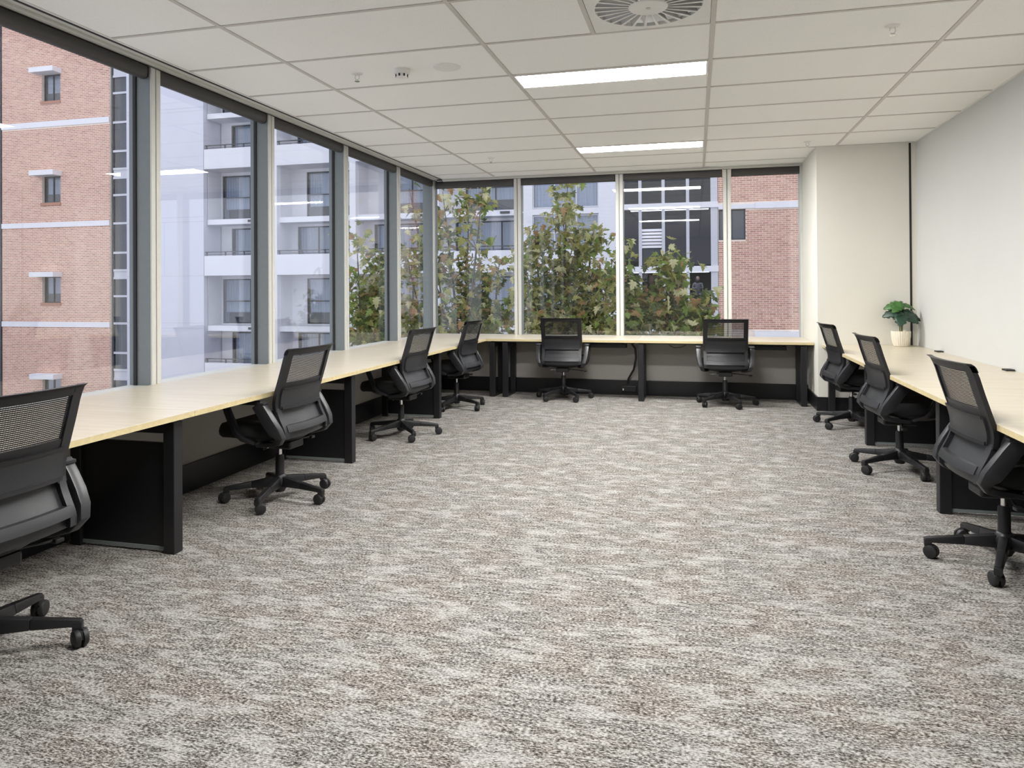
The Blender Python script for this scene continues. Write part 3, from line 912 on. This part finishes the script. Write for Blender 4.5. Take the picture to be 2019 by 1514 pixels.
def stem(par, a, b_): MB().tube([a, ((a[0] + b_[0]) / 2 * 1.0, (a[1] + b_[1]) / 2, a[2] + (b_[2] - a[2]) * 0.6), b_], 0.005, 6).obj('stem', M['stem'], par, smooth=True)
for (tipx, tipy, tz, dirn, pitch, roll, L, Wd, ma) in (
        (0.01, -0.01, 0.430, 95, 4, -42, 0.165, 0.075, 'leaf_a'), (0.02, 0.0, 0.420, -82, 0, 38, 0.14, 0.05, 'leaf_a'), (0.0, -0.02, 0.42, 140, -10, -25, 0.13, 0.07, 'leaf_a'),
        (0.0, -0.02, 0.36, 100, -2, -45, 0.17, 0.085, 'leaf_b'), (0.01, -0.02, 0.345, -95, -8, 48, 0.20, 0.085, 'leaf_b'), (0.0, -0.03, 0.325, 165, -20, -5, 0.15, 0.09, 'leaf_b'),
        (-0.01, 0.02, 0.375, 30, -5, 10, 0.12, 0.07, 'leaf_b'), (0.01, -0.02, 0.33, -130, -16, 35, 0.16, 0.08, 'leaf_b')):
    stem(pp, (tipx * 0.6, tipy * 0.6 + 0.0, 0.12), (tipx, tipy, tz))
    monstera(L, Wd, M[ma], pp, (tipx, tipy, tz - 0.005), dirn, pitch, roll)
tag(pp, 'small green leafy plant in a ribbed cream pot on the right desk', 'potted plant')

# ------------------------------------------------------------------ outdoors: ground and buildings
YFAC = 30.0
struct(B(-90, 70, 6.4, 120, -9.2, -9.0).obj('street_ground', M['asphalt']), 'asphalt street below the windows')

def brickwork(par, x0, x1, z0, z1, y, holes, course=0.095, blen=0.25, seed=1, step=0.010, gap=0.014):
    rnd = random.Random(seed)
    mb = MB(); tones = []
    zz = z0; r = 0
    while zz < z1:
        zt = min(zz + course - gap, z1)
        x = x0 - (blen / 2 if r % 2 else 0)
        while x < x1:
            a, b_ = max(x, x0), min(x + blen - gap, x1)
            x += blen
            if b_ - a < 0.03: continue
            segs = [(a, b_)]
            for (hx0, hx1, hz0, hz1) in holes:
                if zt > hz0 and zz < hz1:
                    ns = []
                    for (p, q) in segs:
                        if q <= hx0 or p >= hx1: ns.append((p, q)); continue
                        if p < hx0 - 0.02: ns.append((p, hx0))
                        if q > hx1 + 0.02: ns.append((hx1, q))
                    segs = ns
            for (p, q) in segs:
                d = y - step - rnd.uniform(0, 0.004)
                mb.add([(p, d, zz), (q, d, zz), (q, d, zt), (p, d, zt), (p, y + 0.01, zz), (q, y + 0.01, zz), (q, y + 0.01, zt), (p, y + 0.01, zt)],
                       [(0, 1, 2, 3), (3, 2, 6, 7), (0, 4, 5, 1), (0, 3, 7, 4), (1, 5, 6, 2)])
                t = min(1, max(0, rnd.gauss(0.5, 0.22)))
                tones += [t] * 5
        zz += course; r += 1
    mb.tone = tones
    o = mb.obj('bricks', M['brick'], par)
    o['kind'] = 'stuff'
    return o

def wall_with_holes(par, name, x0, x1, z0, z1, y0, y1, holes, m_):
    # rectangular wall split around openings (openings must not overlap in x-columns of one another's z span)
    xsx = sorted({x0, x1} | {h_[0] for h_ in holes} | {h_[1] for h_ in holes})
    mb = MB()
    for a, b_ in zip(xsx, xsx[1:]):
        hs = sorted([(h_[2], h_[3]) for h_ in holes if h_[0] <= a + 1e-6 and h_[1] >= b_ - 1e-6])
        z = z0
        for (p, q) in hs:
            if p > z: mb.box(a, b_, y0, y1, z, p)
            z = q
        if z < z1: mb.box(a, b_, y0, y1, z, z1)
    return mb.obj(name, m_, par)

def far_window(par, x0, x1, z0, z1, y, cols=2, rows=1, name='window', curtain=None, fm='dk_frame', fw_=0.06, depth=0.0):
    f = MB(); t = fw_
    f.box(x0, x1, y, y + 0.08, z0, z0 + t); f.box(x0, x1, y, y + 0.08, z1 - t, z1)
    f.box(x0, x0 + t, y, y + 0.08, z0 + t, z1 - t); f.box(x1 - t, x1, y, y + 0.08, z0 + t, z1 - t)
    for k in range(1, cols):
        x = x0 + (x1 - x0) * k / cols; f.box(x - t / 2, x + t / 2, y, y + 0.08, z0 + t, z1 - t)
    for k in range(1, rows):
        z = z0 + (z1 - z0) * k / rows; f.box(x0 + t, x1 - t, y + 0.005, y + 0.075, z - t / 2, z + t / 2)
    wn = f.obj(name, M[fm], par)
    for k in range(cols):
        a, b_ = x0 + (x1 - x0) * k / cols + t / 2, x0 + (x1 - x0) * (k + 1) / cols - t / 2
        B(a, b_, y + 0.03, y + 0.045, z0 + t / 2, z1 - t / 2).obj('pane', M['glass_far'], wn)
    if curtain:
        c = MB(); vs = []; n = max(6, int((x1 - x0) / 0.08)); h0, h1 = curtain
        for i in range(n + 1):
            x = x0 + t + (x1 - x0 - 2 * t) * i / n; yy = y + 0.25 + (0.03 if i % 2 else -0.03)
            vs += [(x, yy, z0 + (z1 - z0) * h0), (x, yy, z0 + (z1 - z0) * h1)]
        fs = [(2 * i, 2 * i + 2, 2 * i + 3, 2 * i + 1) for i in range(n)]
        o = c.add(vs, fs).obj('curtain', M['curtain'], wn)
        o.modifiers.new('thick', 'SOLIDIFY').thickness = 0.01
    return wn

# --- brick tower on the left
bt = empty('brick_tower', (-32.8, YFAC, -9.0))
def rel(o, par):
    return o
class Sub:
    pass
bt.location = (0, 0, 0)
BX0, BX1 = -36.6, -29.05
WX0, WX1 = -33.70, -32.42
wz = [(12.2, 13.75), (6.38, 7.9), (0.66, 2.15), (-5.1, -3.62)]
holes = [(WX0, WX1, a, b_) for (a, b_) in wz]
bands = [(10.73, 11.05), (4.97, 5.26), (-0.72, -0.42), (-6.4, -6.1)]
wall_with_holes(bt, 'wall', BX0, BX1, -9, 17, YFAC, YFAC + 0.3, holes, M['mortar'])
brickwork(bt, BX0, BX1, -5.6, 16.9, YFAC, holes + [(BX0, BX1, a, b_) for (a, b_) in bands], course=0.098, blen=0.27, seed=3, gap=0.034)
for (a, b_) in bands:
    B(BX0, BX1, YFAC - 0.06, YFAC, a, b_).obj('band', M['band'], bt)
for (a, b_) in wz:
    wn = far_window(bt, WX0, WX1, a, b_, YFAC + 0.14, 2, 1, curtain=(0.35, 1.0))
    B(WX0 - 0.08, WX1 + 0.03, YFAC - 0.07, YFAC + 0.14, a - 0.16, a).obj('sill', M['brick'], bt)
    B(WX0 - 0.30, WX1 + 0.10, YFAC - 0.62, YFAC, b_ - 0.02, b_ + 0.26).obj('awning', M['band'], bt, bevel=0.01)
B(BX0 + 0.3, BX1, YFAC + 0.6, YFAC + 3, -9, 17).obj('interior', M['room_dark'], bt)
tag(bt, 'salmon brick tower with small hooded windows, seen through the left windows', 'building')
# --- glazed stair strip beside it
gs = empty('glazed_stair_strip')
SX0, SX1 = -29.0, -27.93
zs = [-9, -6.4, -5.0, -3.6, -3.09, -2.14, -0.5, 1.02, 2.03, 2.46, 3.44, 5.08, 6.66, 7.62, 8.12, 9.11, 10.72, 12.36, 13.3, 17]
fr = MB(); fr.box(SX0, SX0 + 0.10, YFAC + 0.1, YFAC + 0.25, -9, 17); fr.box(SX1 - 0.04, SX1, YFAC + 0.1, YFAC + 0.25, -9, 17)
fr.obj('jambs', M['dk_frame'], gs)
for z in zs[1:-1]: B(SX0 + 0.1, SX1 - 0.04, YFAC + 0.08, YFAC + 0.24, z - 0.06, z + 0.06).obj('transom', M['lt_frame'], gs)
for a, b_ in zip(zs, zs[1:]):
    if abs(a - 2.03) < 0.01 or abs(a - 7.62) < 0.01 or abs(a + 3.6) < 0.01 or abs(a - 13.3) < .01:
        B(SX0 + 0.1, SX1 - 0.04, YFAC + 0.12, YFAC + 0.2, a + 0.06, b_ - 0.06).obj('spandrel', M['lt_frame'], gs)
    else:
        B(SX0 + 0.1, SX1 - 0.04, YFAC + 0.15, YFAC + 0.17, a + 0.06, b_ - 0.06).obj('pane', M['glass_far'], gs)
B(SX0, SX1, YFAC + 0.5, YFAC + 1.4, -9, 17).obj('interior', M['room_dark'], gs)
tag(gs, 'narrow dark glazed strip between the brick tower and the white building', 'building')

ds = empty('dark_glazed_building')
for k, z in enumerate((-9, -6.4, -3.2, -2.2, 0.2, 2.4, 5.2, 8.2, 11.0, 14.0)):
    B(-44, -36.62, YFAC - 0.05, YFAC + 0.2, z, z + 0.16).obj('transom', M['dk_frame'], ds)
    B(-44, -36.62, YFAC + 0.05, YFAC + 0.08, z + 0.16, z + 3.2 if k in (1, 4) else z + 2.9).obj('pane', M['glass_far'], ds)
for x in (-43.9, -41.5, -39.0, -36.75): B(x, x + 0.12, YFAC - 0.06, YFAC + 0.2, -9, 17).obj('mullion', M['dk_frame'], ds)
B(-44, -36.62, YFAC + 0.5, YFAC + 3, -9, 17).obj('interior', M['room_dark'], ds)
tag(ds, 'dark glazed building left of the brick tower at the picture edge', 'building')

# --- long white apartment block with recessed balconies
wb = empty('white_apartment_block')
B(-27.93, -23.0, YFAC, YFAC + 6, -9, 17).obj('end_wall', M['white_end'], wb)
for z in (-6.4, -3.6, -0.72, -0.44, 2.1, 5.03, 5.28, 8.0, 11.02, 11.2, 13.8):
    B(-27.93, -23.0, YFAC - 0.006, YFAC, z - 0.015, z + 0.015).obj('joint', M['lt_frame'], wb)
B(-25.5, -25.47, YFAC - 0.004, YFAC, 2.1, 5.03).obj('joint', M['lt_frame'], wb)
bays = [(-22.95, -19.35), (-18.57, -14.42), (-14.08, -9.95), (-9.6, -5.45), (-4.9, -1.75)]
piers = [(-23.0, -22.95), (-19.35, -18.57), (-14.42, -14.08), (-9.95, -9.6), (-5.45, -4.9), (-1.75, -0.74)]
for (a, b_) in piers[1:]:
    B(a, b_, YFAC, YFAC + 1.9, -9, 17).obj('pier', M['white_paint'], wb)
YR = YFAC + 1.45
B(-23.0, -0.76, YFAC + 2.2, YFAC + 6, -9, 17).obj('interior', M['room_dark'], wb)
for bi, (x0, x1) in enumerate(bays):
    for fl in range(-2, 3):
        zb = 2.1 + 5.72 * fl            # underside of the balcony parapet
        if zb > 15: continue
        last = bi == 4
        if last:
            # flush windows with white spandrel
            B(x0, x1, YFAC + 0.02, YFAC + 0.2, zb - 0.12, zb + 1.0).obj('parapet', M['white_paint'], wb)
            far_window(wb, x0, x1, zb + 1.0, zb + 2.68, YFAC + 0.1, 3, 2, curtain=(0.1, 1.0), fm='lt_frame')
            B(x0, x1, YFAC, YFAC + 0.3, zb + 2.70, zb + 2.98).obj('slab', M['white_paint'], wb)
            far_window(wb, x0, x1, zb + 3.0, zb + 5.6, YFAC + 0.1, 3, 1, curtain=(0.0, 1.0), fm='lt_frame')
            continue
        B(x0, x1, YFAC - 0.02, YFAC + 0.16, zb, zb + 1.06).obj('parapet', M['white_paint'], wb)
        B(x0, x1, YFAC + 0.16, YR + 0.75, zb, zb + 0.22).obj('balcony_floor', M['white_bay'], wb)
        rl = MB(); rl.box(x0, x1, YFAC + 0.04, YFAC + 0.09, zb + 1.24, zb + 1.29)
        rl.box(x0, x1, YFAC + 0.05, YFAC + 0.08, zb + 1.12, zb + 1.145)
        for k in range(4): rl.box(x0 + 0.08 + (x1 - x0 - 0.2) * k / 3, x0 + 0.14 + (x1 - x0 - 0.2) * k / 3, YFAC + 0.04, YFAC + 0.09, zb + 1.06, zb + 1.29)
        rl.obj('railing', M['railing'], wb)
        dx = x0 + (0.65 if bi == 0 else 0.35)
        wall_with_holes(wb, 'recess_wall', x0, x1, zb + 0.22, zb + 2.75, YR, YR + 0.2, [(dx, x1 - 0.15, zb + 0.25, zb + 2.62)], M['white_bay'])
        far_window(wb, dx, x1 - 0.15, zb + 0.25, zb + 2.62, YR + 0.06, 3 if bi else 2, 1, name='sliding_door', curtain=(0.0, 1.0))
        # slab at the half level and the window storey above it
        B(x0, x1, YFAC + 0.25, YR + 0.75, zb + 2.75, zb + 3.03).obj('slab', M['white_paint'], wb)
        lt = MB(); lt.box(x1 - 1.1, x1 - 0.62, YFAC + 0.20, YFAC + 0.25, zb + 2.84, zb + 2.96)
        lt.obj('wall_lamp', M['wall_light'], wb, bevel=0.01)
        dx2 = x0 + (0.06 if bi == 0 else 0.90)
        wall_with_holes(wb, 'recess_wall', x0, x1, zb + 3.03, zb + 5.72, YR, YR + 0.2, [(dx2, x1 - 0.1, zb + 3.1, zb + 5.55)], M['white_bay'])
        far_window(wb, dx2, x1 - 0.1, zb + 3.1, zb + 5.55, YR + 0.06, 2, 2, curtain=(0.25, 1.0), fm='dk_frame')
        B(x0, x0 + 0.02, YFAC + 0.3, YR, zb + 3.03, zb + 5.72).obj('recess_cladding', M['white_bay'], wb)
tag(wb, 'long white apartment block with recessed balconies and dark railings', 'building')

# --- glazed office building right of it
gb = empty('glazed_office_building')
GX0, GX1 = -0.72, 3.60
mx_ = [-0.64, 0.16, 1.20, 2.28, 3.42]
for i, x in enumerate(mx_):
    B(x - (0.07 if i < 4 else 0.14), x + (0.07 if i < 4 else 0.16), YFAC - 0.02, YFAC + 0.2, -9, 12).obj('mullion', M['lt_frame'], gb)
lev = [-6.55, -3.70, -0.85, 2.02, 4.89, 7.75, 10.6]
for z in lev:
    B(GX0, GX1, YFAC - 0.08, YFAC - 0.02, z, z + 0.26).obj('spandrel', M['band'], gb)
    B(GX0, GX1, YFAC + 0.2, YFAC + 3.2, z, z + 0.24).obj('floor_slab', M['room_dark'], gb)
for a, b_ in zip(lev, lev[1:]):
    for i in range(4):
        xa, xb = mx_[i] + 0.07, mx_[i + 1] - (0.07 if i < 3 else 0.14)
        if i == 1 and abs(a - 2.02) < 0.01:
            B(xa, xb, YFAC + 0.08, YFAC + 0.10, a + 0.26, 3.10).obj('pane', M['glass_dark'], gb)
            B(xa, xb, YFAC + 0.08, YFAC + 0.10, 4.02, b_).obj('pane', M['glass_dark'], gb)
            for k in range(6):
                z = 3.13 + 0.15 * k
                MB().hexa([(xa, YFAC + 0.02, z), (xb, YFAC + 0.02, z), (xb, YFAC + 0.10, z + 0.09), (xa, YFAC + 0.10, z + 0.09)], [(xa, YFAC + 0.02, z + 0.03), (xb, YFAC + 0.02, z + 0.03), (xb, YFAC + 0.10, z + 0.12), (xa, YFAC + 0.10, z + 0.12)]).obj('louvre_blade', M['band'], gb)
        else:
            B(xa, xb, YFAC + 0.08, YFAC + 0.10, a + 0.26, b_).obj('pane', M['glass_dark'], gb)
B(GX0, GX1, YFAC + 3.2, YFAC + 3.4, -9, 12).obj('interior', M['room_dark'], gb)
B(GX0, GX0 + 0.05, YFAC + 0.2, YFAC + 3.2, -9, 12).obj('side_wall', M['room_dark'], gb)
B(1.35, 2.15, YFAC + 0.5, YFAC + 0.56, 2.26, 4.2).obj('brown_screen', M['brown_panel'], gb)
B(0.25, 0.75, YFAC + 0.5, YFAC + 0.56, 2.26, 3.1).obj('grey_screen', M['grey_panel'], gb)
B(0.5, 2.2, YFAC + 0.9, YFAC + 0.96, -0.6, 1.9).obj('brown_screen', M['brown_panel'], gb)
tag(gb, 'dark glazed office building with pale grid, white spandrels and louvres', 'building')

# --- brick building at the right
rb = empty('brick_building')
RX0, RX1 = 3.60, 13.0
h2 = [(3.62, 4.77, 3.42, 4.78)]
rband = [(-0.86, -0.62), (4.78, 5.02)]
wall_with_holes(rb, 'wall', RX0, RX1, -9, 12, YFAC, YFAC + 0.3, h2, M['mortar'])
brickwork(rb, RX0, 9.2, -3.0, 8.6, YFAC, h2 + [(RX0, 9.2, a, b_) for (a, b_) in rband], course=0.091, blen=0.27, seed=9, gap=0.026)
B(5.17, RX1, YFAC - 0.10, YFAC, 4.78, 5.04).obj('band', M['band'], rb)
B(RX0, 5.17, YFAC - 0.06, YFAC, 4.80, 4.99).obj('band', M['band'], rb)
B(RX0 + 1.5, RX1, YFAC - 0.10, YFAC, -0.86, -0.62).obj('band', M['band'], rb)
far_window(rb, 3.62, 4.77, 3.42, 4.78, YFAC + 0.14, 2, 1)
B(3.62, RX1, YFAC + 0.8, YFAC + 4, -9, 12).obj('interior', M['room_dark'], rb)
tag(rb, 'red brick building with a white band behind the rightmost rear window', 'building')

# ------------------------------------------------------------------ person behind the office glazing
def person(x, y, z):
    root = empty('person', (x, y, z))
    pts = {'pelvis': (0, 0, 0.0), 'waist': (0, 0, 0.18), 'chest': (0, -0.02, 0.38), 'neck': (0, -0.02, 0.55), 'head': (0, -0.05, 0.66), 'crown': (0, -0.045, 0.78),
           'shL': (-0.18, -0.02, 0.49), 'elL': (-0.24, -0.10, 0.24), 'haL': (-0.02, -0.24, 0.27), 'shR': (0.18, -0.02, 0.49), 'elR': (0.24, -0.10, 0.24), 'haR': (0.02, -0.22, 0.31),
           'hipL': (-0.10, -0.02, -0.03), 'knL': (-0.13, -0.42, -0.02), 'ftL': (-0.13, -0.40, -0.44), 'hipR': (0.10, -0.02, -0.03), 'knR': (0.13, -0.42, -0.02), 'ftR': (0.13, -0.40, -0.44)}
    rad = {'pelvis': 0.14, 'waist': 0.12, 'chest': 0.145, 'neck': 0.055, 'head': 0.085, 'crown': 0.07, 'shL': 0.06, 'elL': 0.045, 'haL': 0.03, 'shR': 0.06, 'elR': 0.045, 'haR': 0.03,
           'hipL': 0.085, 'knL': 0.06, 'ftL': 0.04, 'hipR': 0.085, 'knR': 0.06, 'ftR': 0.04}
    ks = list(pts)
    ed = [('pelvis', 'waist'), ('waist', 'chest'), ('chest', 'neck'), ('neck', 'head'), ('head', 'crown'), ('chest', 'shL'), ('shL', 'elL'), ('elL', 'haL'), ('chest', 'shR'), ('shR', 'elR'), ('elR', 'haR'),
          ('pelvis', 'hipL'), ('hipL', 'knL'), ('knL', 'ftL'), ('pelvis', 'hipR'), ('hipR', 'knR'), ('knR', 'ftR')]
    me = bpy.data.meshes.new('body')
    me.from_pydata([pts[k] for k in ks], [(ks.index(a), ks.index(b_)) for a, b_ in ed], [])
    me.materials.append(M['top']); me.materials.append(M['skin'])
    o = link('body', me, root)
    sk = o.modifiers.new('skin', 'SKIN')
    for i, k in enumerate(ks):
        me.skin_vertices[0].data[i].radius = (rad[k], rad[k] * 0.85)
    me.skin_vertices[0].data[0].use_root = True
    o.modifiers.new('sub', 'SUBSURF').levels = 2
    o.modifiers['sub'].render_levels = 2
    # face and hair
    MB().lathe([(0.02, -0.115), (0.065, -0.085), (0.082, -0.02), (0.082, 0.05), (0.06, 0.10), (0.02, 0.118)], c=(0, -0.062, 0.69), n=18).obj('face', M['skin'], root, smooth=True)
    ft = MB(); ft.tube([(0, -0.142, 0.71), (0, -0.158, 0.675)], [0.008, 0.014], 8)
    ft.obj('nose', M['skin'], root, smooth=True)
    ey = MB()
    for s in (-1, 1): ey.lathe([(0.004, -0.012), (0.010, 0), (0.004, 0.012)], c=(s * 0.03, -0.136, 0.70), axis='X', n=8)
    ey.obj('eyes', M['hair'], root)
    MB().box(-0.025, 0.025, -0.142, -0.13, 0.632, 0.640).obj('mouth', M['brown_panel'], root)
    hr = MB().lathe([(0.095, -0.20), (0.10, -0.08), (0.102, 0.03), (0.09, 0.09), (0.05, 0.13), (0.015, 0.14)], c=(0, -0.025, 0.69), n=20)
    hr.obj('hair', M['hair'], root, smooth=True)
    return tag(root, 'person with long dark hair and a pale top, arms folded, behind the office glazing', 'person')
person(2.70, YFAC + 0.75, 1.02)
B(2.22, 3.22, YFAC + 0.63, YFAC + 1.15, 0.84, 0.89).obj('window_seat', M['brown_panel'], gb)
for z in (2.0, 4.87, 7.73):
    B(-0.3, 3.2, YFAC + 0.30, YFAC + 0.55, z, z + 0.02).obj('added_office_fill', M['added_office_fill'], gb)  # added glow strips, barely seen, to brighten the person and screens

# ------------------------------------------------------------------ street trees
def leaf_mesh(seed, m_):
    rnd = random.Random(seed)
    # five-lobed plane leaf, stalk at the origin, tip along +Y, unit length
    out = [(0, 0.0), (0.20, -0.06), (0.34, 0.06), (0.52, 0.12), (0.27, 0.24), (0.50, 0.56), (0.20, 0.46), (0.22, 0.66), (0.10, 0.80), (0, 1.0)]
    pts = [(x, y) for (x, y) in out] + [(-x, y) for (x, y) in out[-2:0:-1]]
    c = (0, 0.36)
    fold = rnd.uniform(0.10, 0.40); droop = rnd.uniform(0.1, 0.5)
    z = lambda x, y: fold * abs(x) - droop * y * y * 0.5 + rnd.uniform(-0.04, 0.04)
    vs = [(c[0], c[1], z(*c))] + [(x, y, z(x, y)) for (x, y) in pts]
    n = len(pts)
    fs = [(0, i + 1, (i + 1) % n + 1) for i in range(n)]
    mb = MB(); mb.add(vs, fs)
    return mb
LEAVES = [(leaf_mesh(s, None), s) for s in range(6)]
leaf_data = {}
for li in range(6):
    for mi in range(5):
        src = LEAVES[li][0]
        t = MB(); t.v = list(src.v); t.f = list(src.f); t.mi = list(src.mi)
        leaf_data[(li, mi)] = t.mesh('leaf', LEAF_M[mi])
def make_tree(lab, base, top_z, shoots, seed, nleaf, mats_w, lsize, n_ind):
    rnd = random.Random(seed)
    root = empty('plane_tree', (base[0], base[1], -9.0))
    tz = lambda z: z + 9.0
    fork = 6.2
    MB().tube([(0, 0, 0), (0.05, 0.02, 2.5), (-0.03, 0.03, 5.0), (0, 0, fork)], [0.16, 0.13, 0.11, 0.09], 10).obj('trunk', M['bark'], root, smooth=True)
    spots = []
    for (dx, dy, z1, spread, nb) in shoots:
        e = Vector((dx, dy, tz(z1)))
        s = Vector((0, 0, fork))
        mid = s.lerp(e, 0.5) + Vector((rnd.uniform(-.2, .2), rnd.uniform(-.2, .2), 0.2))
        pts = [s, s.lerp(mid, 0.5), mid, mid.lerp(e, 0.5), e]
        br = MB().tube([tuple(p) for p in pts], [0.05, 0.04, 0.03, 0.02, 0.006], 7)
        for k in range(nb):
            t = rnd.uniform(0.35, 1.0)
            i = min(3, int(t * 4)); p = pts[i].lerp(pts[i + 1], t * 4 - i)
            ang = rnd.uniform(0, 2 * PI); ln = spread * rnd.uniform(0.35, 1.0) * (1.25 - 0.75 * t)
            q = p + Vector((math.cos(ang) * ln, math.sin(ang) * ln, rnd.uniform(0.05, 0.5) * ln + 0.1))
            mdl = p.lerp(q, 0.5) + Vector((0, 0, 0.08))
            br.tube([tuple(p), tuple(mdl), tuple(q)], [0.012, 0.008, 0.003], 5)
            spots.append((p, mdl, q))
        spots.append((pts[2], pts[3], pts[4])); spots.append((pts[3], pts[3].lerp(pts[4], 0.5), pts[4]))
        br.obj('branch', M['bark'], root, smooth=True)
    pl = []
    for _ in range(nleaf):
        a, b_, c = rnd.choice(spots)
        t = rnd.uniform(0.15, 1.05)
        p = a.lerp(b_, t * 2) if t < 0.5 else b_.lerp(c, min(1.08, t * 2 - 1))
        p = p + Vector((rnd.gauss(0, .17), rnd.gauss(0, .17), rnd.gauss(0, .13)))
        s = lsize * rnd.uniform(0.55, 1.25)
        M_ = Matrix.Translation(p) @ Matrix.Rotation(rnd.uniform(0, 2 * PI), 4, 'Z') @ Matrix.Rotation(rnd.gauss(-0.5, 0.5), 4, 'X') @ Matrix.Rotation(rnd.gauss(0, 0.5), 4, 'Y') @ Matrix.Scale(s, 4)
        pl.append((p, M_, rnd.randrange(6), rnd.choices(range(5), mats_w)[0]))
    # leaves on the window side show largest
    camp = CAM - Vector((base[0], base[1], -9.0))
    pl.sort(key=lambda q: (q[0] - camp).length)
    vis = [q for q in pl if q[0].z > tz(-0.6)]
    chosen = set(id(q) for q in vis[:n_ind])
    st = [MB() for _ in range(5)]
    stuff = MB()
    for q in pl:
        p, M_, li, mi = q
        if id(q) in chosen:
            o = link('leaf', leaf_data[(li, mi)], root); o.matrix_local = M_
        else:
            src = LEAVES[li][0]
            stuff.add([tuple(M_ @ Vector(v)) for v in src.v], src.f, mi)
    if stuff.v:
        o = stuff.obj('foliage', LEAF_M, root); o['kind'] = 'stuff'
    return tag(root, lab, 'tree', 'street trees outside the windows')
make_tree('leafy plane tree outside the last left window', (-3.95, 10.2), 2.9,
          [(-0.12, -0.3, 2.45, 0.35, 8), (0.25, 0.2, 1.9, 0.5, 18), (-0.10, 0.3, 1.7, 0.5, 16), (0.5, -0.2, 1.5, 0.6, 16), (-0.2, 0.0, 0.9, 0.7, 18), (0.6, 0.2, 0.9, 0.7, 16)], 11, 2600, (6, 4, 3, 1.5, 2), 0.165, 240)
make_tree('thin tall plane tree with sparse leaves outside the corner window', (-1.85, 10.0), 3.4,
          [(-1.1, 0.0, 3.35, 0.7, 14), (-0.5, 0.3, 3.3, 0.8, 14), (0.1, 0.2, 3.2, 0.7, 12), (0.5, -0.2, 3.3, 0.7, 12), (-1.3, 0.3, 2.0, 0.8, 16), (-0.6, 0.0, 2.3, 0.8, 14), (0.1, 0.0, 1.9, 0.8, 16), (0.7, 0.2, 1.8, 0.7, 14), (-0.4, -0.2, 0.8, 1.0, 16), (-1.2, 0.0, 0.9, 0.7, 14), (0.6, 0.0, 0.8, 0.7, 14)], 12, 3400, (3, 5, 4, 2.2, 3), 0.16, 270)
make_tree('dense yellow-green plane tree outside the second rear window', (0.10, 10.3), 3.3,
          [(0.15, -0.2, 3.3, 0.4, 12), (0.0, 0.2, 2.7, 0.6, 18), (-0.55, 0.0, 2.5, 0.55, 16), (0.55, 0.1, 2.3, 0.55, 16), (-0.7, -0.3, 1.9, 0.7, 18), (0.0, 0.3, 1.9, 0.8, 18), (0.75, 0.3, 1.6, 0.6, 18), (-0.5, 0.0, 1.0, 0.9, 18), (0.3, 0.0, 1.0, 0.9, 18), (0.9, 0.0, 0.8, 0.6, 14)], 13, 6000, (3, 7, 2, 1.2, 5), 0.15, 290)
make_tree('low leafy plane tree with browning leaves before the office glazing', (2.10, 9.6), 2.0,
          [(-0.75, 0.0, 2.0, 0.4, 12), (-0.85, -0.2, 1.5, 0.5, 16), (0.15, -0.1, 1.85, 0.4, 12), (0.0, 0.2, 1.5, 0.6, 16), (0.5, 0.0, 1.15, 0.35, 14), (0.75, -0.2, 0.95, 0.3, 10), (-0.3, 0.0, 0.9, 0.9, 20), (-0.7, 0.0, 0.9, 0.6, 16), (0.5, 0.1, 0.7, 0.5, 16)], 14, 3600, (6, 6, 3, 1.8, 2), 0.18, 290)
